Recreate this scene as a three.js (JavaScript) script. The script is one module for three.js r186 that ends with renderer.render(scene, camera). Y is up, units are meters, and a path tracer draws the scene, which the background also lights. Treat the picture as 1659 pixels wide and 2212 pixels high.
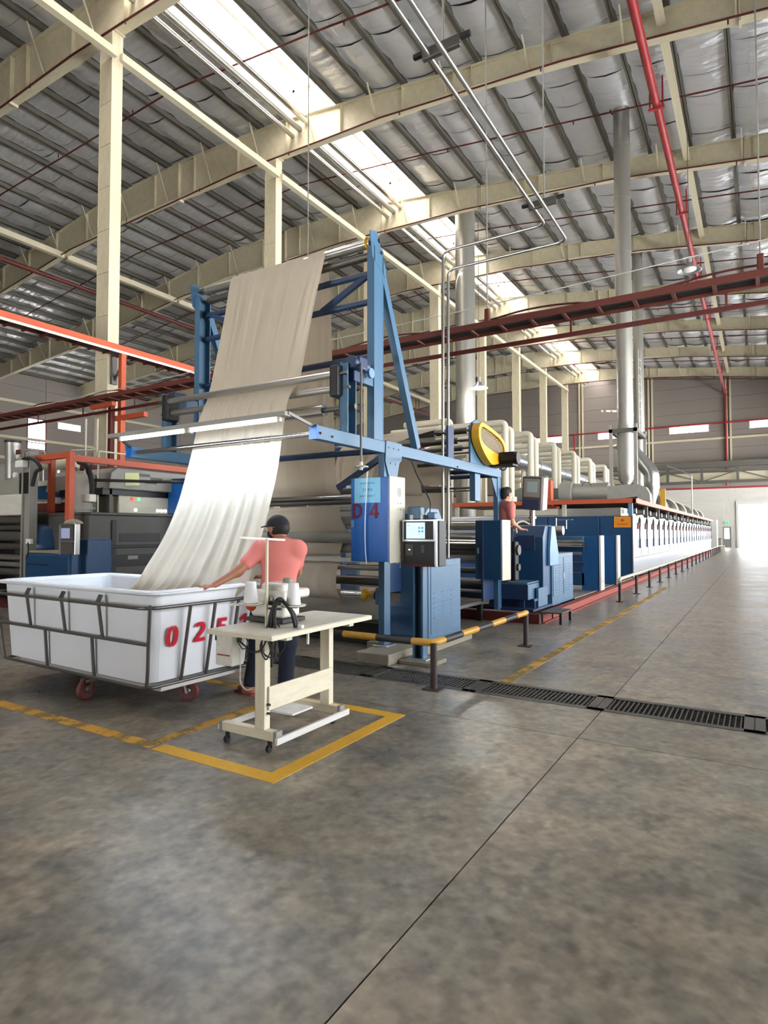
import * as THREE from 'three';
import { mergeGeometries, mergeVertices } from 'three/addons/utils/BufferGeometryUtils.js';
import { RoundedBoxGeometry } from 'three/addons/geometries/RoundedBoxGeometry.js';
import { MarchingCubes } from 'three/addons/objects/MarchingCubes.js';
import { RectAreaLightUniformsLib } from 'three/addons/lights/RectAreaLightUniformsLib.js';
RectAreaLightUniformsLib.init();

// ---------------------------------------------------------------- camera, sky, exposure
const scene = new THREE.Scene();
const renderer = new THREE.WebGLRenderer();
renderer.toneMapping = THREE.LinearToneMapping;
renderer.toneMappingExposure = 1.08;
renderer.shadowMap.enabled = true;
const PXW = 1659, PXH = 2212, FOC = 1327, EYE = 1.5;
const camera = new THREE.PerspectiveCamera(2 * Math.atan(PXH / 2 / FOC) * 180 / Math.PI, PXW / PXH, 0.05, 300);
camera.position.set(0, EYE, 0);
camera.rotation.set(1.955 * Math.PI / 180, 31.37 * Math.PI / 180, 0, 'YXZ');
camera.updateMatrixWorld(true);
// a plain overcast sky, seen through the open side bays, the windows, the far gate and the roof lights
scene.background = new THREE.Color().setRGB(8.0, 8.3, 8.8);
// high sun over the roof: it reaches the yard beyond the open side and the translucent roof lights, never the floor in view
const sun = new THREE.DirectionalLight(new THREE.Color().setRGB(1.0, 0.985, 0.96), 135);
sun.position.set(-34, 92, -8); sun.target.position.set(0, 0, -30); sun.castShadow = true;
sun.shadow.camera.left = -70; sun.shadow.camera.right = 70; sun.shadow.camera.top = 70; sun.shadow.camera.bottom = -70; sun.shadow.camera.far = 220; sun.shadow.mapSize.set(2048, 2048);
scene.add(sun, sun.target);

// ---------------------------------------------------------------- pixel -> place (distance always comes from a plane or a depth)
const camQ = camera.quaternion.clone();
function ray(px, py) { return new THREE.Vector3((px - PXW / 2) / FOC, -(py - PXH / 2) / FOC, -1).applyQuaternion(camQ); }
const onRay = (px, py, f) => { const d = ray(px, py); const t = f(d); return new THREE.Vector3(d.x * t, EYE + d.y * t, d.z * t); };
const atZ = (px, py, z) => onRay(px, py, (d) => z / d.z);
const atX = (px, py, x) => onRay(px, py, (d) => x / d.x);
const atY = (px, py, y) => onRay(px, py, (d) => (y - EYE) / d.y);
const atD = (px, py, D) => onRay(px, py, () => D);

// ---------------------------------------------------------------- naming and grouping helpers
const V3 = (x, y, z) => new THREE.Vector3(x, y, z);
const taken = new Map();
function numbered(n) { const k = taken.get(n) || 0; taken.set(n, k + 1); return k ? n + '_' + String(k).padStart(3, '0') : n; }
function info(o, label, category, group, kind) {
  o.userData.label = label; o.userData.category = category;
  if (group) o.userData.group = group;
  if (kind) o.userData.kind = kind;
  return o;
}
function thing(name, label, category, group, pos) {
  const o = new THREE.Group(); o.name = numbered(name); scene.add(o);
  if (pos) o.position.copy(pos.isVector3 ? pos : V3(...pos));
  return info(o, label, category, group);
}
function struct(name, label, category) {
  const o = new THREE.Group(); o.name = numbered(name); scene.add(o);
  return info(o, label, category, null, 'structure');
}
const strip = (g) => { const h = g.index ? g.toNonIndexed() : g.clone(); for (const k of Object.keys(h.attributes)) if (!['position', 'normal', 'uv'].includes(k)) h.deleteAttribute(k); if (!h.attributes.uv) h.setAttribute('uv', new THREE.BufferAttribute(new Float32Array(h.attributes.position.count * 2), 2)); return h; };
function join(list) { return list.length === 1 ? list[0] : mergeGeometries(list.map(strip)); }
function part(name, geo, mat, parent, label) {
  const g = Array.isArray(geo) ? join(geo) : geo;
  const m = new THREE.Mesh(g, mat); m.name = name; m.castShadow = m.receiveShadow = true;
  if (label) m.userData.label = label;
  parent.add(m); return m;
}
function solo(name, geo, mat, label, category, group) {   // a thing that is one mesh
  const m = part(numbered(name), geo, mat, scene); return info(m, label, category, group);
}
function copyOf(o, pos, ry, label) {
  const c = o.clone(); c.name = numbered(o.name.replace(/_\d{3}$/, '')); c.userData = { ...o.userData }; if (label) c.userData.label = label;
  scene.add(c); if (pos) c.position.copy(pos.isVector3 ? pos : V3(...pos)); if (ry !== undefined) c.rotation.y = ry; return c;
}

// ---------------------------------------------------------------- geometry helpers
const T = (g, x = 0, y = 0, z = 0) => g.translate(x, y, z);
const box = (w, h, d, x = 0, y = 0, z = 0) => T(new THREE.BoxGeometry(w, h, d), x, y, z);
const rbox = (w, h, d, x = 0, y = 0, z = 0, r = 0.01) => T(new RoundedBoxGeometry(w, h, d, 2, Math.min(r, w / 2.1, h / 2.1, d / 2.1)), x, y, z);
const span = (x0, x1, y0, y1, z0, z1) => box(Math.abs(x1 - x0), Math.abs(y1 - y0), Math.abs(z1 - z0), (x0 + x1) / 2, (y0 + y1) / 2, (z0 + z1) / 2);
const rspan = (x0, x1, y0, y1, z0, z1, r = 0.008) => rbox(Math.abs(x1 - x0), Math.abs(y1 - y0), Math.abs(z1 - z0), (x0 + x1) / 2, (y0 + y1) / 2, (z0 + z1) / 2, r);
const UPV = V3(0, 1, 0);
function along(g, a, b) {   // a geometry built on y from -0.5 to 0.5 laid from a to b
  const d = b.clone().sub(a), l = d.length(); g.scale(1, l, 1);
  const q = new THREE.Quaternion().setFromUnitVectors(UPV, d.normalize());
  g.applyQuaternion(q); return T(g, (a.x + b.x) / 2, (a.y + b.y) / 2, (a.z + b.z) / 2);
}
const rod = (a, b, r, seg = 12, r2) => along(new THREE.CylinderGeometry(r2 ?? r, r, 1, seg), a, b);
function bar(a, b, w, h, upHint = UPV) {   // rectangular bar from a to b, w across, h along the hint
  const d = b.clone().sub(a), l = d.length(), z = d.clone().normalize();
  const x = new THREE.Vector3().crossVectors(upHint, z); if (x.lengthSq() < 1e-6) x.set(1, 0, 0); x.normalize();
  const y = new THREE.Vector3().crossVectors(z, x);
  const g = new THREE.BoxGeometry(w, h, l);
  g.applyMatrix4(new THREE.Matrix4().makeBasis(x, y, z)); return T(g, (a.x + b.x) / 2, (a.y + b.y) / 2, (a.z + b.z) / 2);
}
class Poly extends THREE.CurvePath { }
function pipePath(pts, bend = 0.1) {   // straight runs with rounded corners
  const c = new THREE.CurvePath(); let prev = pts[0];
  for (let i = 1; i < pts.length - 1; i++) {
    const p = pts[i], a = pts[i - 1].clone().sub(p), b = pts[i + 1].clone().sub(p);
    const r = Math.min(bend, a.length() * 0.45, b.length() * 0.45);
    const s = p.clone().add(a.normalize().multiplyScalar(r)), e = p.clone().add(b.normalize().multiplyScalar(r));
    c.add(new THREE.LineCurve3(prev, s)); c.add(new THREE.QuadraticBezierCurve3(s, p, e)); prev = e;
  }
  c.add(new THREE.LineCurve3(prev, pts[pts.length - 1])); return c;
}
function pipe(pts, r, bend = 0.1, seg = 10) {   // tube that samples corners finely
  const path = pipePath(pts, bend), P = [];
  for (const c of path.curves) { const n = c.isLineCurve3 ? 1 : 6; for (let i = 0; i < n; i++) P.push(c.getPoint(i / n)); }
  P.push(path.curves[path.curves.length - 1].getPoint(1));
  return sweep(P, r, seg);
}
function sweep(P, r, seg = 10, closed = false) {   // round sweep with parallel transport; r number or function(i)
  const n = P.length, pos = [], nor = [], uv = [], idx = [];
  let N = null;
  for (let i = 0; i < n; i++) {
    const t = P[Math.min(i + 1, n - 1)].clone().sub(P[Math.max(i - 1, 0)]).normalize();
    if (!N) { N = Math.abs(t.y) < 0.9 ? V3(0, 1, 0) : V3(1, 0, 0); }
    N = N.clone().sub(t.clone().multiplyScalar(N.dot(t))).normalize();
    const B = new THREE.Vector3().crossVectors(t, N), R = typeof r === 'function' ? r(i / (n - 1)) : r;
    for (let k = 0; k <= seg; k++) {
      const a = k / seg * Math.PI * 2, d = N.clone().multiplyScalar(Math.cos(a)).addScaledVector(B, Math.sin(a));
      pos.push(P[i].x + d.x * R, P[i].y + d.y * R, P[i].z + d.z * R); nor.push(d.x, d.y, d.z); uv.push(k / seg, i / (n - 1));
    }
  }
  for (let i = 0; i < n - 1; i++) for (let k = 0; k < seg; k++) { const a = i * (seg + 1) + k, b = a + seg + 1; idx.push(a, a + 1, b, b, a + 1, b + 1); }
  for (const [e, flip] of [[0, 1], [n - 1, 0]]) {
    const c = pos.length / 3; pos.push(P[e].x, P[e].y, P[e].z); const t = P[e ? e : 1].clone().sub(P[e ? e - 1 : 0]).normalize().multiplyScalar(flip ? -1 : 1); nor.push(t.x, t.y, t.z); uv.push(0, 0);
    const base = pos.length / 3; for (let k = 0; k <= seg; k++) { const s = (e * (seg + 1) + k) * 3; pos.push(pos[s], pos[s + 1], pos[s + 2]); nor.push(t.x, t.y, t.z); uv.push(0, 0); }
    for (let k = 0; k < seg; k++) flip ? idx.push(c, base + k + 1, base + k) : idx.push(c, base + k, base + k + 1);
  }
  const g = new THREE.BufferGeometry();
  g.setAttribute('position', new THREE.Float32BufferAttribute(pos, 3)); g.setAttribute('normal', new THREE.Float32BufferAttribute(nor, 3)); g.setAttribute('uv', new THREE.Float32BufferAttribute(uv, 2)); g.setIndex(idx);
  return g;
}
const curve = (pts, n = 40) => new THREE.CatmullRomCurve3(pts, false, 'centripetal').getPoints(n);
function lathe(prof, seg = 24) { return new THREE.LatheGeometry(prof.map(([r, y]) => new THREE.Vector2(r, y)), seg); }
function extr(pts, depth, bevel = 0) {   // polygon in xy extruded along +z
  const s = new THREE.Shape(pts.map(([x, y]) => new THREE.Vector2(x, y)));
  return new THREE.ExtrudeGeometry(s, { depth, bevelEnabled: bevel > 0, bevelSize: bevel, bevelThickness: bevel, bevelSegments: 2, steps: 1, curveSegments: 12 });
}
function grid(nu, nv, f, uvf) {   // smooth sheet, f(u,v) -> Vector3
  const pos = [], uv = [], idx = [];
  for (let j = 0; j <= nv; j++) for (let i = 0; i <= nu; i++) { const p = f(i / nu, j / nv); pos.push(p.x, p.y, p.z); const q = uvf ? uvf(i / nu, j / nv) : [i / nu, j / nv]; uv.push(q[0], q[1]); }
  for (let j = 0; j < nv; j++) for (let i = 0; i < nu; i++) { const a = j * (nu + 1) + i, b = a + nu + 1; idx.push(a, a + 1, b, b, a + 1, b + 1); }
  const g = new THREE.BufferGeometry(); g.setAttribute('position', new THREE.Float32BufferAttribute(pos, 3)); g.setAttribute('uv', new THREE.Float32BufferAttribute(uv, 2)); g.setIndex(idx); g.computeVertexNormals(); return g;
}
// ---------------------------------------------------------------- noise and textures
let seedv = 12345; const rnd = () => { seedv = (seedv * 1664525 + 1013904223) >>> 0; return seedv / 4294967296; };
const hashv = (x, y, s) => { let h = Math.imul(x, 374761393) ^ Math.imul(y, 668265263) ^ Math.imul(s, 2246822519); h = Math.imul(h ^ (h >>> 13), 1274126177); return ((h ^ (h >>> 16)) >>> 0) / 4294967296; };
function pnoise(x, y, per, s) {   // value noise that repeats every per cells
  const xi = Math.floor(x), yi = Math.floor(y), fx = x - xi, fy = y - yi, u = fx * fx * (3 - 2 * fx), v = fy * fy * (3 - 2 * fy);
  const m = (a) => ((a % per) + per) % per, a = hashv(m(xi), m(yi), s), b = hashv(m(xi + 1), m(yi), s), c = hashv(m(xi), m(yi + 1), s), d = hashv(m(xi + 1), m(yi + 1), s);
  return (a + (b - a) * u) * (1 - v) + (c + (d - c) * u) * v;
}
function pfbm(x, y, per, oct, s) { let t = 0, a = 0.5, n = 0; for (let o = 0; o < oct; o++) { t += a * pnoise(x, y, per, s + o * 17); n += a; x *= 2; y *= 2; per *= 2; a *= 0.5; } return t / n; }
function dataTex(size, f, srgb, sizeY) {
  const h = sizeY || size, d = new Uint8Array(size * h * 4);
  for (let y = 0; y < h; y++) for (let x = 0; x < size; x++) { const c = f(x / size, y / h), o = (y * size + x) * 4; d[o] = c[0] * 255; d[o + 1] = c[1] * 255; d[o + 2] = c[2] * 255; d[o + 3] = 255; }
  const t = new THREE.DataTexture(d, size, h); t.wrapS = t.wrapT = THREE.RepeatWrapping; t.magFilter = THREE.LinearFilter; t.minFilter = THREE.LinearMipmapLinearFilter; if (srgb) t.colorSpace = THREE.SRGBColorSpace; t.needsUpdate = true; return t;
}
function heightTex(size, f, sizeY) {   // float heights, so that bumps have no steps
  const h = sizeY || size, d = new Float32Array(size * h * 4);
  for (let y = 0; y < h; y++) for (let x = 0; x < size; x++) { const c = f(x / size, y / h), o = (y * size + x) * 4; d[o] = d[o + 1] = d[o + 2] = c; d[o + 3] = 1; }
  const t = new THREE.DataTexture(d, size, h, THREE.RGBAFormat, THREE.FloatType); t.wrapS = t.wrapT = THREE.RepeatWrapping; t.magFilter = THREE.LinearFilter; t.needsUpdate = true; return t;
}
const clamp = (x, a = 0, b = 1) => Math.max(a, Math.min(b, x)), mixn = (a, b, t) => a + (b - a) * t, sstep = (a, b, x) => { const t = clamp((x - a) / (b - a)); return t * t * (3 - 2 * t); };
function canvasTex(w, h, draw) { const c = document.createElement('canvas'); c.width = w; c.height = h; const g = c.getContext('2d'); draw(g, w, h); const t = new THREE.CanvasTexture(c); t.colorSpace = THREE.SRGBColorSpace; return t; }

// trowelled concrete, one tile = 10 m
const FLOORTILE = 7;
const floorField = (u, v) => {
  const big = pfbm(u * 5, v * 5, 5, 5, 3), mid = pfbm(u * 22, v * 22, 22, 5, 31), fine = pfbm(u * 160, v * 160, 160, 3, 77);
  const spot = sstep(0.50, 0.86, pfbm(u * 38, v * 38, 38, 5, 201)), pale = sstep(0.5, 0.8, pfbm(u * 9, v * 9, 9, 4, 411)), flake = sstep(0.50, 0.60, pfbm(u * 96, v * 96, 96, 4, 611)), speck = sstep(0.60, 0.92, pfbm(u * 52, v * 52, 52, 4, 711)), wear = sstep(0.48, 0.78, pfbm(u * 60, v * 24, 12, 4, 88));
  return { big, mid, fine, spot, pale, wear, flake, speck };
};
const floorMap = dataTex(1536, (u, v) => {
  const n = floorField(u, v); let l = 0.50 + (n.big - 0.5) * 0.22 + (n.mid - 0.5) * 0.20 + (n.fine - 0.5) * 0.22 + (n.flake - 0.5) * 0.025 - n.speck * 0.14;
  l -= n.spot * 0.06; l += n.pale * 0.06; l -= n.wear * 0.04; const w = (n.mid - 0.5) * 0.05;
  return [clamp(l * 1.02 + w), clamp(l * 0.965), clamp(l * 0.86 - w)];
}, true);
const floorRough = dataTex(768, (u, v) => { const n = floorField(u, v); const r = 0.20 + 0.13 * n.big + 0.13 * n.mid + 0.03 * n.fine; return [r, r, r]; });
const floorBump = heightTex(768, (u, v) => pfbm(u * 14, v * 14, 14, 5, 900));
const grime = dataTex(512, (u, v) => { const n = pfbm(u * 6, v * 6, 6, 6, 5), f = pfbm(u * 60, v * 60, 60, 2, 9); const l = clamp(0.93 + (n - 0.5) * 0.10 + (f - 0.5) * 0.05); return [l, l, l * 0.985]; }, true);
const foilBump = heightTex(512, (u, v) => pnoise(u * 4, v * 24, 24, 71) * 0.5 + pfbm(u * 8, v * 16, 8, 4, 51) * 0.5);
const weave = dataTex(256, (u, v) => { const a = 0.5 + 0.25 * Math.sin(u * Math.PI * 2 * 64) * Math.sin(v * Math.PI * 2 * 64) + (pnoise(u * 128, v * 128, 128, 4) - 0.5) * 0.4; return [a, a, a]; });
const plasticBump = dataTex(256, (u, v) => { const a = pfbm(u * 40, v * 40, 40, 3, 14); return [a, a, a]; });
const louverTex = null;

// ---------------------------------------------------------------- materials
const std = (c, rough = 0.6, metal = 0, extra = {}) => new THREE.MeshStandardMaterial({ color: new THREE.Color(c), roughness: rough, metalness: metal, ...extra });
const phy = (o) => new THREE.MeshPhysicalMaterial(o);
const grimed = (c, rough = 0.6, metal = 0) => std(c, rough, metal, { map: grime });
const M = {
  concrete: std('#ffffff', 1, 0, { map: floorMap, roughnessMap: floorRough, bumpMap: floorBump, bumpScale: 0.0025 }),
  joint: std('#2c2824', 0.95), under: std('#4a443d', 0.95), asphalt: std('#c6c7c6', 0.95),
  block: std('#a49d8d', 0.95, 0, { map: grime, bumpMap: plasticBump, bumpScale: 0.004 }),
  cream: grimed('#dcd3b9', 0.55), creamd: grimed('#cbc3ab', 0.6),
  purlin: std('#5b584f', 0.55, 0.25), foil: std('#eceef4', 0.34, 0.48, { bumpMap: foilBump, bumpScale: 0.09 }), roofsheet: std('#8c8c8a', 0.7, 0.2),
  cladding: std('#857d78', 0.7, 0.05), white: grimed('#e6e4e0', 0.7), whiteblock: grimed('#dedbd8', 0.8),
  roofLight: phy({ color: '#f1e8e5', roughness: 1, transmission: 0.32, thickness: 0, side: THREE.DoubleSide }),
  glass: phy({ color: '#ffffff', roughness: 0.05, transmission: 1, thickness: 0, side: THREE.DoubleSide }),
  steel: std('#b9b8b4', 0.28, 0.9), galv: std('#a7a69f', 0.42, 0.8), darksteel: std('#5d5b56', 0.45, 0.7), chrome: std('#d4d4d2', 0.16, 1), tube: std('#6b6965', 0.42, 0.75),
  blue: grimed('#466e8f', 0.42), bluedeep: grimed('#0b66bd', 0.4), bluemid: grimed('#1f5c98', 0.42), bluedark: grimed('#184873', 0.42), navy: grimed('#223b62', 0.45), bluepale: grimed('#6d97bd', 0.45),
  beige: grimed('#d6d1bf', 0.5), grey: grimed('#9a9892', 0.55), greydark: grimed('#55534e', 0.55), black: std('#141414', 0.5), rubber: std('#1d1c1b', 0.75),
  red: grimed('#a3242c', 0.45), redoxide: grimed('#642b21', 0.6), orange: grimed('#c95a38', 0.55), skid: grimed('#a24a3a', 0.7), darkred: grimed('#5c1f19', 0.6),
  yellow: grimed('#e9b31c', 0.45), guardback: grimed('#7d705c', 0.8), guardmesh: std('#9a8b6e', 0.6), yellowline: std('#e6b02c', 0.7, 0, { map: grime }), stripeblack: grimed('#25221f', 0.55), stripeyellow: grimed('#cf9a2f', 0.5), postbrown: grimed('#3a2a26', 0.55),
  lagging: grimed('#d8d2c0', 0.6), ss: std('#b8bcc2', 0.3, 0.85, { bumpMap: grime, bumpScale: 0.001 }), ssdark: std('#8f949a', 0.35, 0.85),
  tub: phy({ color: '#eef1f4', roughness: 0.45, transmission: 0, bumpMap: plasticBump, bumpScale: 0.002 }),
  fabric: phy({ color: '#d0c4b0', roughness: 0.95, bumpMap: weave, bumpScale: 0.0006, side: THREE.DoubleSide, transmission: 0.22, thickness: 0 }),
  skin: std('#a06a4f', 0.55), shirt: std('#d97f76', 0.9, 0, { bumpMap: weave, bumpScale: 0.0008 }), collar: std('#e9a594', 0.9), jeans: std('#171d2b', 0.95, 0, { bumpMap: weave, bumpScale: 0.001 }), cap: std('#17181d', 0.85), hair: std('#120f0e', 0.7), mask: std('#e9e9e6', 0.85), sandal: std('#8d3b33', 0.7),
  tablewhite: grimed('#e6e1d2', 0.5), tablecream: grimed('#efe6cc', 0.5), enamel: grimed('#ebe8de', 0.35), cone: std('#f4f3f0', 0.8), cable: std('#171615', 0.55), cablegrey: std('#cfcdc8', 0.6),
  amber: std('#c8471d', 0.35), casterred: std('#6a312b', 0.6),
};

// ================================================================ THE HALL
const WL = -58, WR = 10, ZB = -73, ZF = 11, XC = -17.82, BAY = 8, Z1 = -12.3;
const frames = []; for (let i = -2; i <= 7; i++) frames.push(Z1 - BAY * i);
const lerpTable = (tab) => (x) => { if (x <= tab[0][0]) return tab[0][1]; for (let i = 1; i < tab.length; i++) if (x <= tab[i][0]) return mixn(tab[i - 1][1], tab[i][1], (x - tab[i - 1][0]) / (tab[i][0] - tab[i - 1][0])); return tab[tab.length - 1][1]; };
const roofY = lerpTable([[-60, 15.85], [-30, 19.6], [-23.9, 19.85], [-17.8, 19.6], [12, 15.88]]);
const rafterBottom = lerpTable([[-60, 14.9], [-46, 16.0], [-41, 16.75], [-33, 17.65], [-29, 18.05], [-20, 18.05], [-17.8, 18.05], [-12.4, 17.86], [-9, 17.68], [-5.3, 17.24], [-2.3, 16.8], [0.5, 16.35], [12, 14.95]]);
function worldUV(g, f) { const p = g.attributes.position, uv = new Float32Array(p.count * 2); for (let i = 0; i < p.count; i++) { const q = f(p.getX(i), p.getY(i), p.getZ(i)); uv[i * 2] = q[0]; uv[i * 2 + 1] = q[1]; } g.setAttribute('uv', new THREE.BufferAttribute(uv, 2)); return g; }

const ORD = ['first', 'second', 'third', 'fourth', 'fifth', 'sixth', 'seventh', 'eighth', 'ninth', 'tenth', 'eleventh', 'twelfth', 'thirteenth', 'fourteenth'];
const fromFar = (i) => ORD[frames.length - 1 - i];   // frames counted from the far wall
// ---- floor: cast slabs with sawn joints, a drain trench across
const DR0 = -5.42, DR1 = -5.93;
const floor = struct('floor', 'grey trowelled concrete floor slabs with sawn joints and stains', 'floor');
{
  const xs = [WL, -31, -19, -13.16, -7.16, -1.16, 4.84, WR], zs = [ZF, 3, -4.62, DR0, DR1, -14.5, -26, -38, -50, -62, ZB];
  for (let i = 0; i < xs.length - 1; i++) for (let j = 0; j < zs.length - 1; j++) {
    if (zs[j] === DR0) continue;
    const near = Math.abs(zs[j] - DR1) < 1e-6 || Math.abs(zs[j + 1] - DR0) < 1e-6, g0 = 0.004;
    const a = zs[j] === DR1 ? 0 : g0, b = zs[j + 1] === DR0 ? 0 : g0;
    const g = span(xs[i] + g0, xs[i + 1] - g0, -0.2, 0, zs[j + 1] + b, zs[j] - a);
    part('slab', worldUV(g, (x, y, z) => [(x + i * 3.7) / FLOORTILE, (z + y + j * 2.3) / FLOORTILE]), M.concrete, floor);
  }
  part('joint_filler', span(WL, WR, -0.24, -0.02, ZB, DR1), M.joint, floor); part('joint_filler', span(WL, WR, -0.24, -0.02, DR0, ZF), M.joint, floor);
}
const ground = struct('ground', 'pale paved yard outside the hall', 'ground');
part('paving', span(-140, 120, -0.5, -0.26, -190, 100), M.asphalt, ground);

// ---- roof: sheet, foil insulation strips sagging between purlins, purlins, roof light along the column line
const ceiling = struct('ceiling', 'steel roof lined with wrinkled silver insulation foil on dark purlins', 'roof');
const SK0 = -17.05, SK1 = -14.62, PS = 1.55;
const purlinX = []; for (let x = SK1 + 0.08; x < WR; x += PS) purlinX.push(x);
const purlinL = []; for (let x = SK0 - 0.25; x > WL; x -= PS) purlinL.push(x);
{
  const sheet = (x0, x1) => { const up = [], dn = [], n = Math.ceil((x1 - x0) / 3); for (let i = 0; i <= n; i++) { const x = mixn(x0, x1, i / n); up.push([x, roofY(x) + 0.52]); dn.unshift([x, roofY(x) + 0.44]); } return T(extr([...up, ...dn], ZF - ZB + 1.2), 0, 0, ZB - 0.6); };
  part('roof_sheet', sheet(WL - 0.6, SK0), M.roofsheet, ceiling); part('roof_sheet', sheet(SK1, WR + 0.8), M.roofsheet, ceiling);
  for (const x of [...purlinX, ...purlinL]) {
    const y = roofY(x);
    part('purlin', [span(x - 0.012, x + 0.012, y, y + 0.27, ZB, ZF), span(x - 0.085, x + 0.085, y, y + 0.016, ZB, ZF), span(x - 0.085, x + 0.085, y + 0.254, y + 0.27, ZB, ZF), span(x + 0.073, x + 0.085, y + 0.016, y + 0.06, ZB, ZF)], M.purlin, ceiling);
  }
  const W = 1.25;
  for (let z = ZF; z > ZB + 0.1; z -= W) {
    const k = Math.round((ZF - z) / W), zEnd = Math.max(ZB, z - W + 0.015), amp = 0.10 + 0.05 * hashv(k, 1, 7), lift = (hashv(k, 2, 9) - 0.5) * 0.03;
    for (const [xs, edge] of [[purlinX, WR], [[...purlinL].reverse(), null]]) {
      const st = []; for (let i = 0; i < xs.length - 1; i++) for (let s = 0; s < 4; s++) st.push([mixn(xs[i], xs[i + 1], s / 4), s / 4, i]);
      st.push([xs[xs.length - 1], 0, 0]);
      part('insulation_strip', grid(st.length - 1, 3, (u, v) => {
        const [x, t, i] = st[Math.round(u * (st.length - 1))], zz = mixn(z, zEnd, v), a = amp * (0.7 + 0.6 * hashv(i, k, 3));
        return V3(x, roofY(x) + 0.30 + lift - a * Math.sin(Math.PI * t) - 0.035 * Math.sin(Math.PI * v), zz);
      }, (u, v) => [st[Math.round(u * (st.length - 1))][0] / 3.1, mixn(z, zEnd, v) / 4.3 + k * 0.37]), M.foil, ceiling);
    }
  }
  // upstands of the roof light and its side strips
  part('upstand', [span(SK1, SK1 + 0.03, roofY(SK1) - 0.02, roofY(SK1) + 1.02, ZB, ZF), span(SK0 - 0.03, SK0, roofY(SK0) - 0.02, roofY(SK0) + 1.02, ZB, ZF)], M.white, ceiling);
}
for (let i = 0; i < frames.length; i++) {   // one translucent roof light per bay
  const za = frames[i] + (i === 0 ? 7.3 : 0) - 0.2 * 0, zb = i < frames.length - 1 ? frames[i + 1] : ZB, y0 = roofY(SK0) + 0.95, y1 = roofY(SK1) + 0.95;
  const w = struct('window_' + (i + 1), 'translucent white roof light along the column line', 'roof light');
  const panes = 4;
  for (let k = 0; k < panes; k++) { const xa = mixn(SK0 - 0.1, SK1 + 0.1, 0), a = mixn(za, zb, k / panes) - 0.01, b = mixn(za, zb, (k + 1) / panes) + 0.01; const g = grid(1, 1, (u, v) => V3(mixn(SK0 - 0.08, SK1 + 0.08, u), mixn(y0, y1, u), mixn(a, b, v))); part('pane', g, M.roofLight, w); }
  part('glazing_bar', [span(mixn(SK0, SK1, .45), mixn(SK0, SK1, .5), (y0 + y1) / 2 - 0.14, (y0 + y1) / 2 - 0.03, zb, za)], M.white, w);
}
// ---- rafters
for (let i = 0; i < frames.length; i++) {
  const z = frames[i]; if (z > -4) continue;
  const r = thing('roof_rafter', 'cream tapered roof rafter, ' + fromFar(i) + ' from the far grey wall', 'rafter', 'roof rafters, one at each column');
  const xs = []; for (let x = WL + 0.3; x < WR; x += 1.7) xs.push(x); xs.push(WR - 0.2);
  for (const k of [-17.8, -12.4, -29]) if (!xs.includes(k)) xs.push(k); xs.sort((a, b) => a - b);
  const top = xs.map((x) => [x, roofY(x)]), bot = xs.map((x) => [x, rafterBottom(x)]).reverse();
  part('web', T(extr([...top, ...bot], 0.02), 0, 0, z - 0.01), M.cream, r);
  const fl = (f, dy) => { const l = []; for (let k = 0; k < xs.length - 1; k++) l.push(bar(V3(xs[k], f(xs[k]) + dy, z), V3(xs[k + 1], f(xs[k + 1]) + dy, z), 0.34, 0.03)); return l; };
  part('top_flange', fl(roofY, -0.015), M.cream, r); part('bottom_flange', fl(rafterBottom, 0.0), M.cream, r);
  for (let x = -55; x < WR - 1; x += 2.9) { part('stiffener', span(x - 0.008, x + 0.008, rafterBottom(x), roofY(x), z - 0.15, z + 0.15), M.cream, r); }
  for (const x of [-24.2, -9.3, -0.2]) part('splice_plate', span(x - 0.03, x + 0.03, rafterBottom(x) - 0.12, roofY(x), z - 0.17, z + 0.17), M.cream, r);
  for (let x = -53; x < WR - 2; x += 3.1) part('fly_brace', bar(V3(x, roofY(x) + 0.05, z + 0.75), V3(x, rafterBottom(x) + 0.1, z + 0.05), 0.05, 0.05), M.cream, r);
}
// ---- the row of columns under the ridge
for (let i = 0; i < frames.length; i++) {
  const z = frames[i]; if (z > -8) continue;
  const c = thing('steel_column', 'tall cream steel column, ' + fromFar(i) + ' in the row from the far wall', 'column', 'steel columns in one row', [XC, 0, z]);
  const h = rafterBottom(XC) - 0.02, x0 = -0.62;
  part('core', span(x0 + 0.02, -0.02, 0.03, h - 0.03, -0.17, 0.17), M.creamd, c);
  part('flange', span(-0.012, 0.012, 0.03, h - 0.03, -0.2, 0.2), M.cream, c); part('flange', span(x0 - 0.012, x0 + 0.012, 0.03, h - 0.03, -0.2, 0.2), M.cream, c);
  for (let y = 0.04; y < h - 0.1; y += 1.42) part('web_plate', span(x0 + 0.014, -0.014, y, Math.min(y + 1.395, h - 0.04), -0.19, 0.19), M.cream, c);
  part('base_plate', span(x0 - 0.12, 0.12, 0, 0.03, -0.28, 0.28), M.cream, c);
  part('cap_plate', span(x0 - 0.1, 0.1, h - 0.03, h, -0.22, 0.22), M.cream, c);
}
function zRun(name, label, cat, group, x, y, w, h, mat, list) {   // members that run from frame to frame
  for (let i = 0; i < frames.length - 1; i++) { const a = frames[i], b = frames[i + 1]; if (a > -4) continue; solo(name, [span(x - w / 2, x + w / 2, y - h / 2, y + h / 2, a - 0.1, b + 0.1), span(x - w / 2 - 0.03, x + w / 2 + 0.03, y - h / 2 - 0.02, y - h / 2 - 0.001, a - 0.11, b + 0.11)], mat, label + ', ' + ORD[frames.length - 2 - i] + ' bay from the far wall', cat, group); }
}
zRun('tie_beam', 'cream tie beam between column heads', 'beam', 'tie beams along the column heads', XC + 0.05, 17.25, 0.18, 0.26, M.cream);
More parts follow.
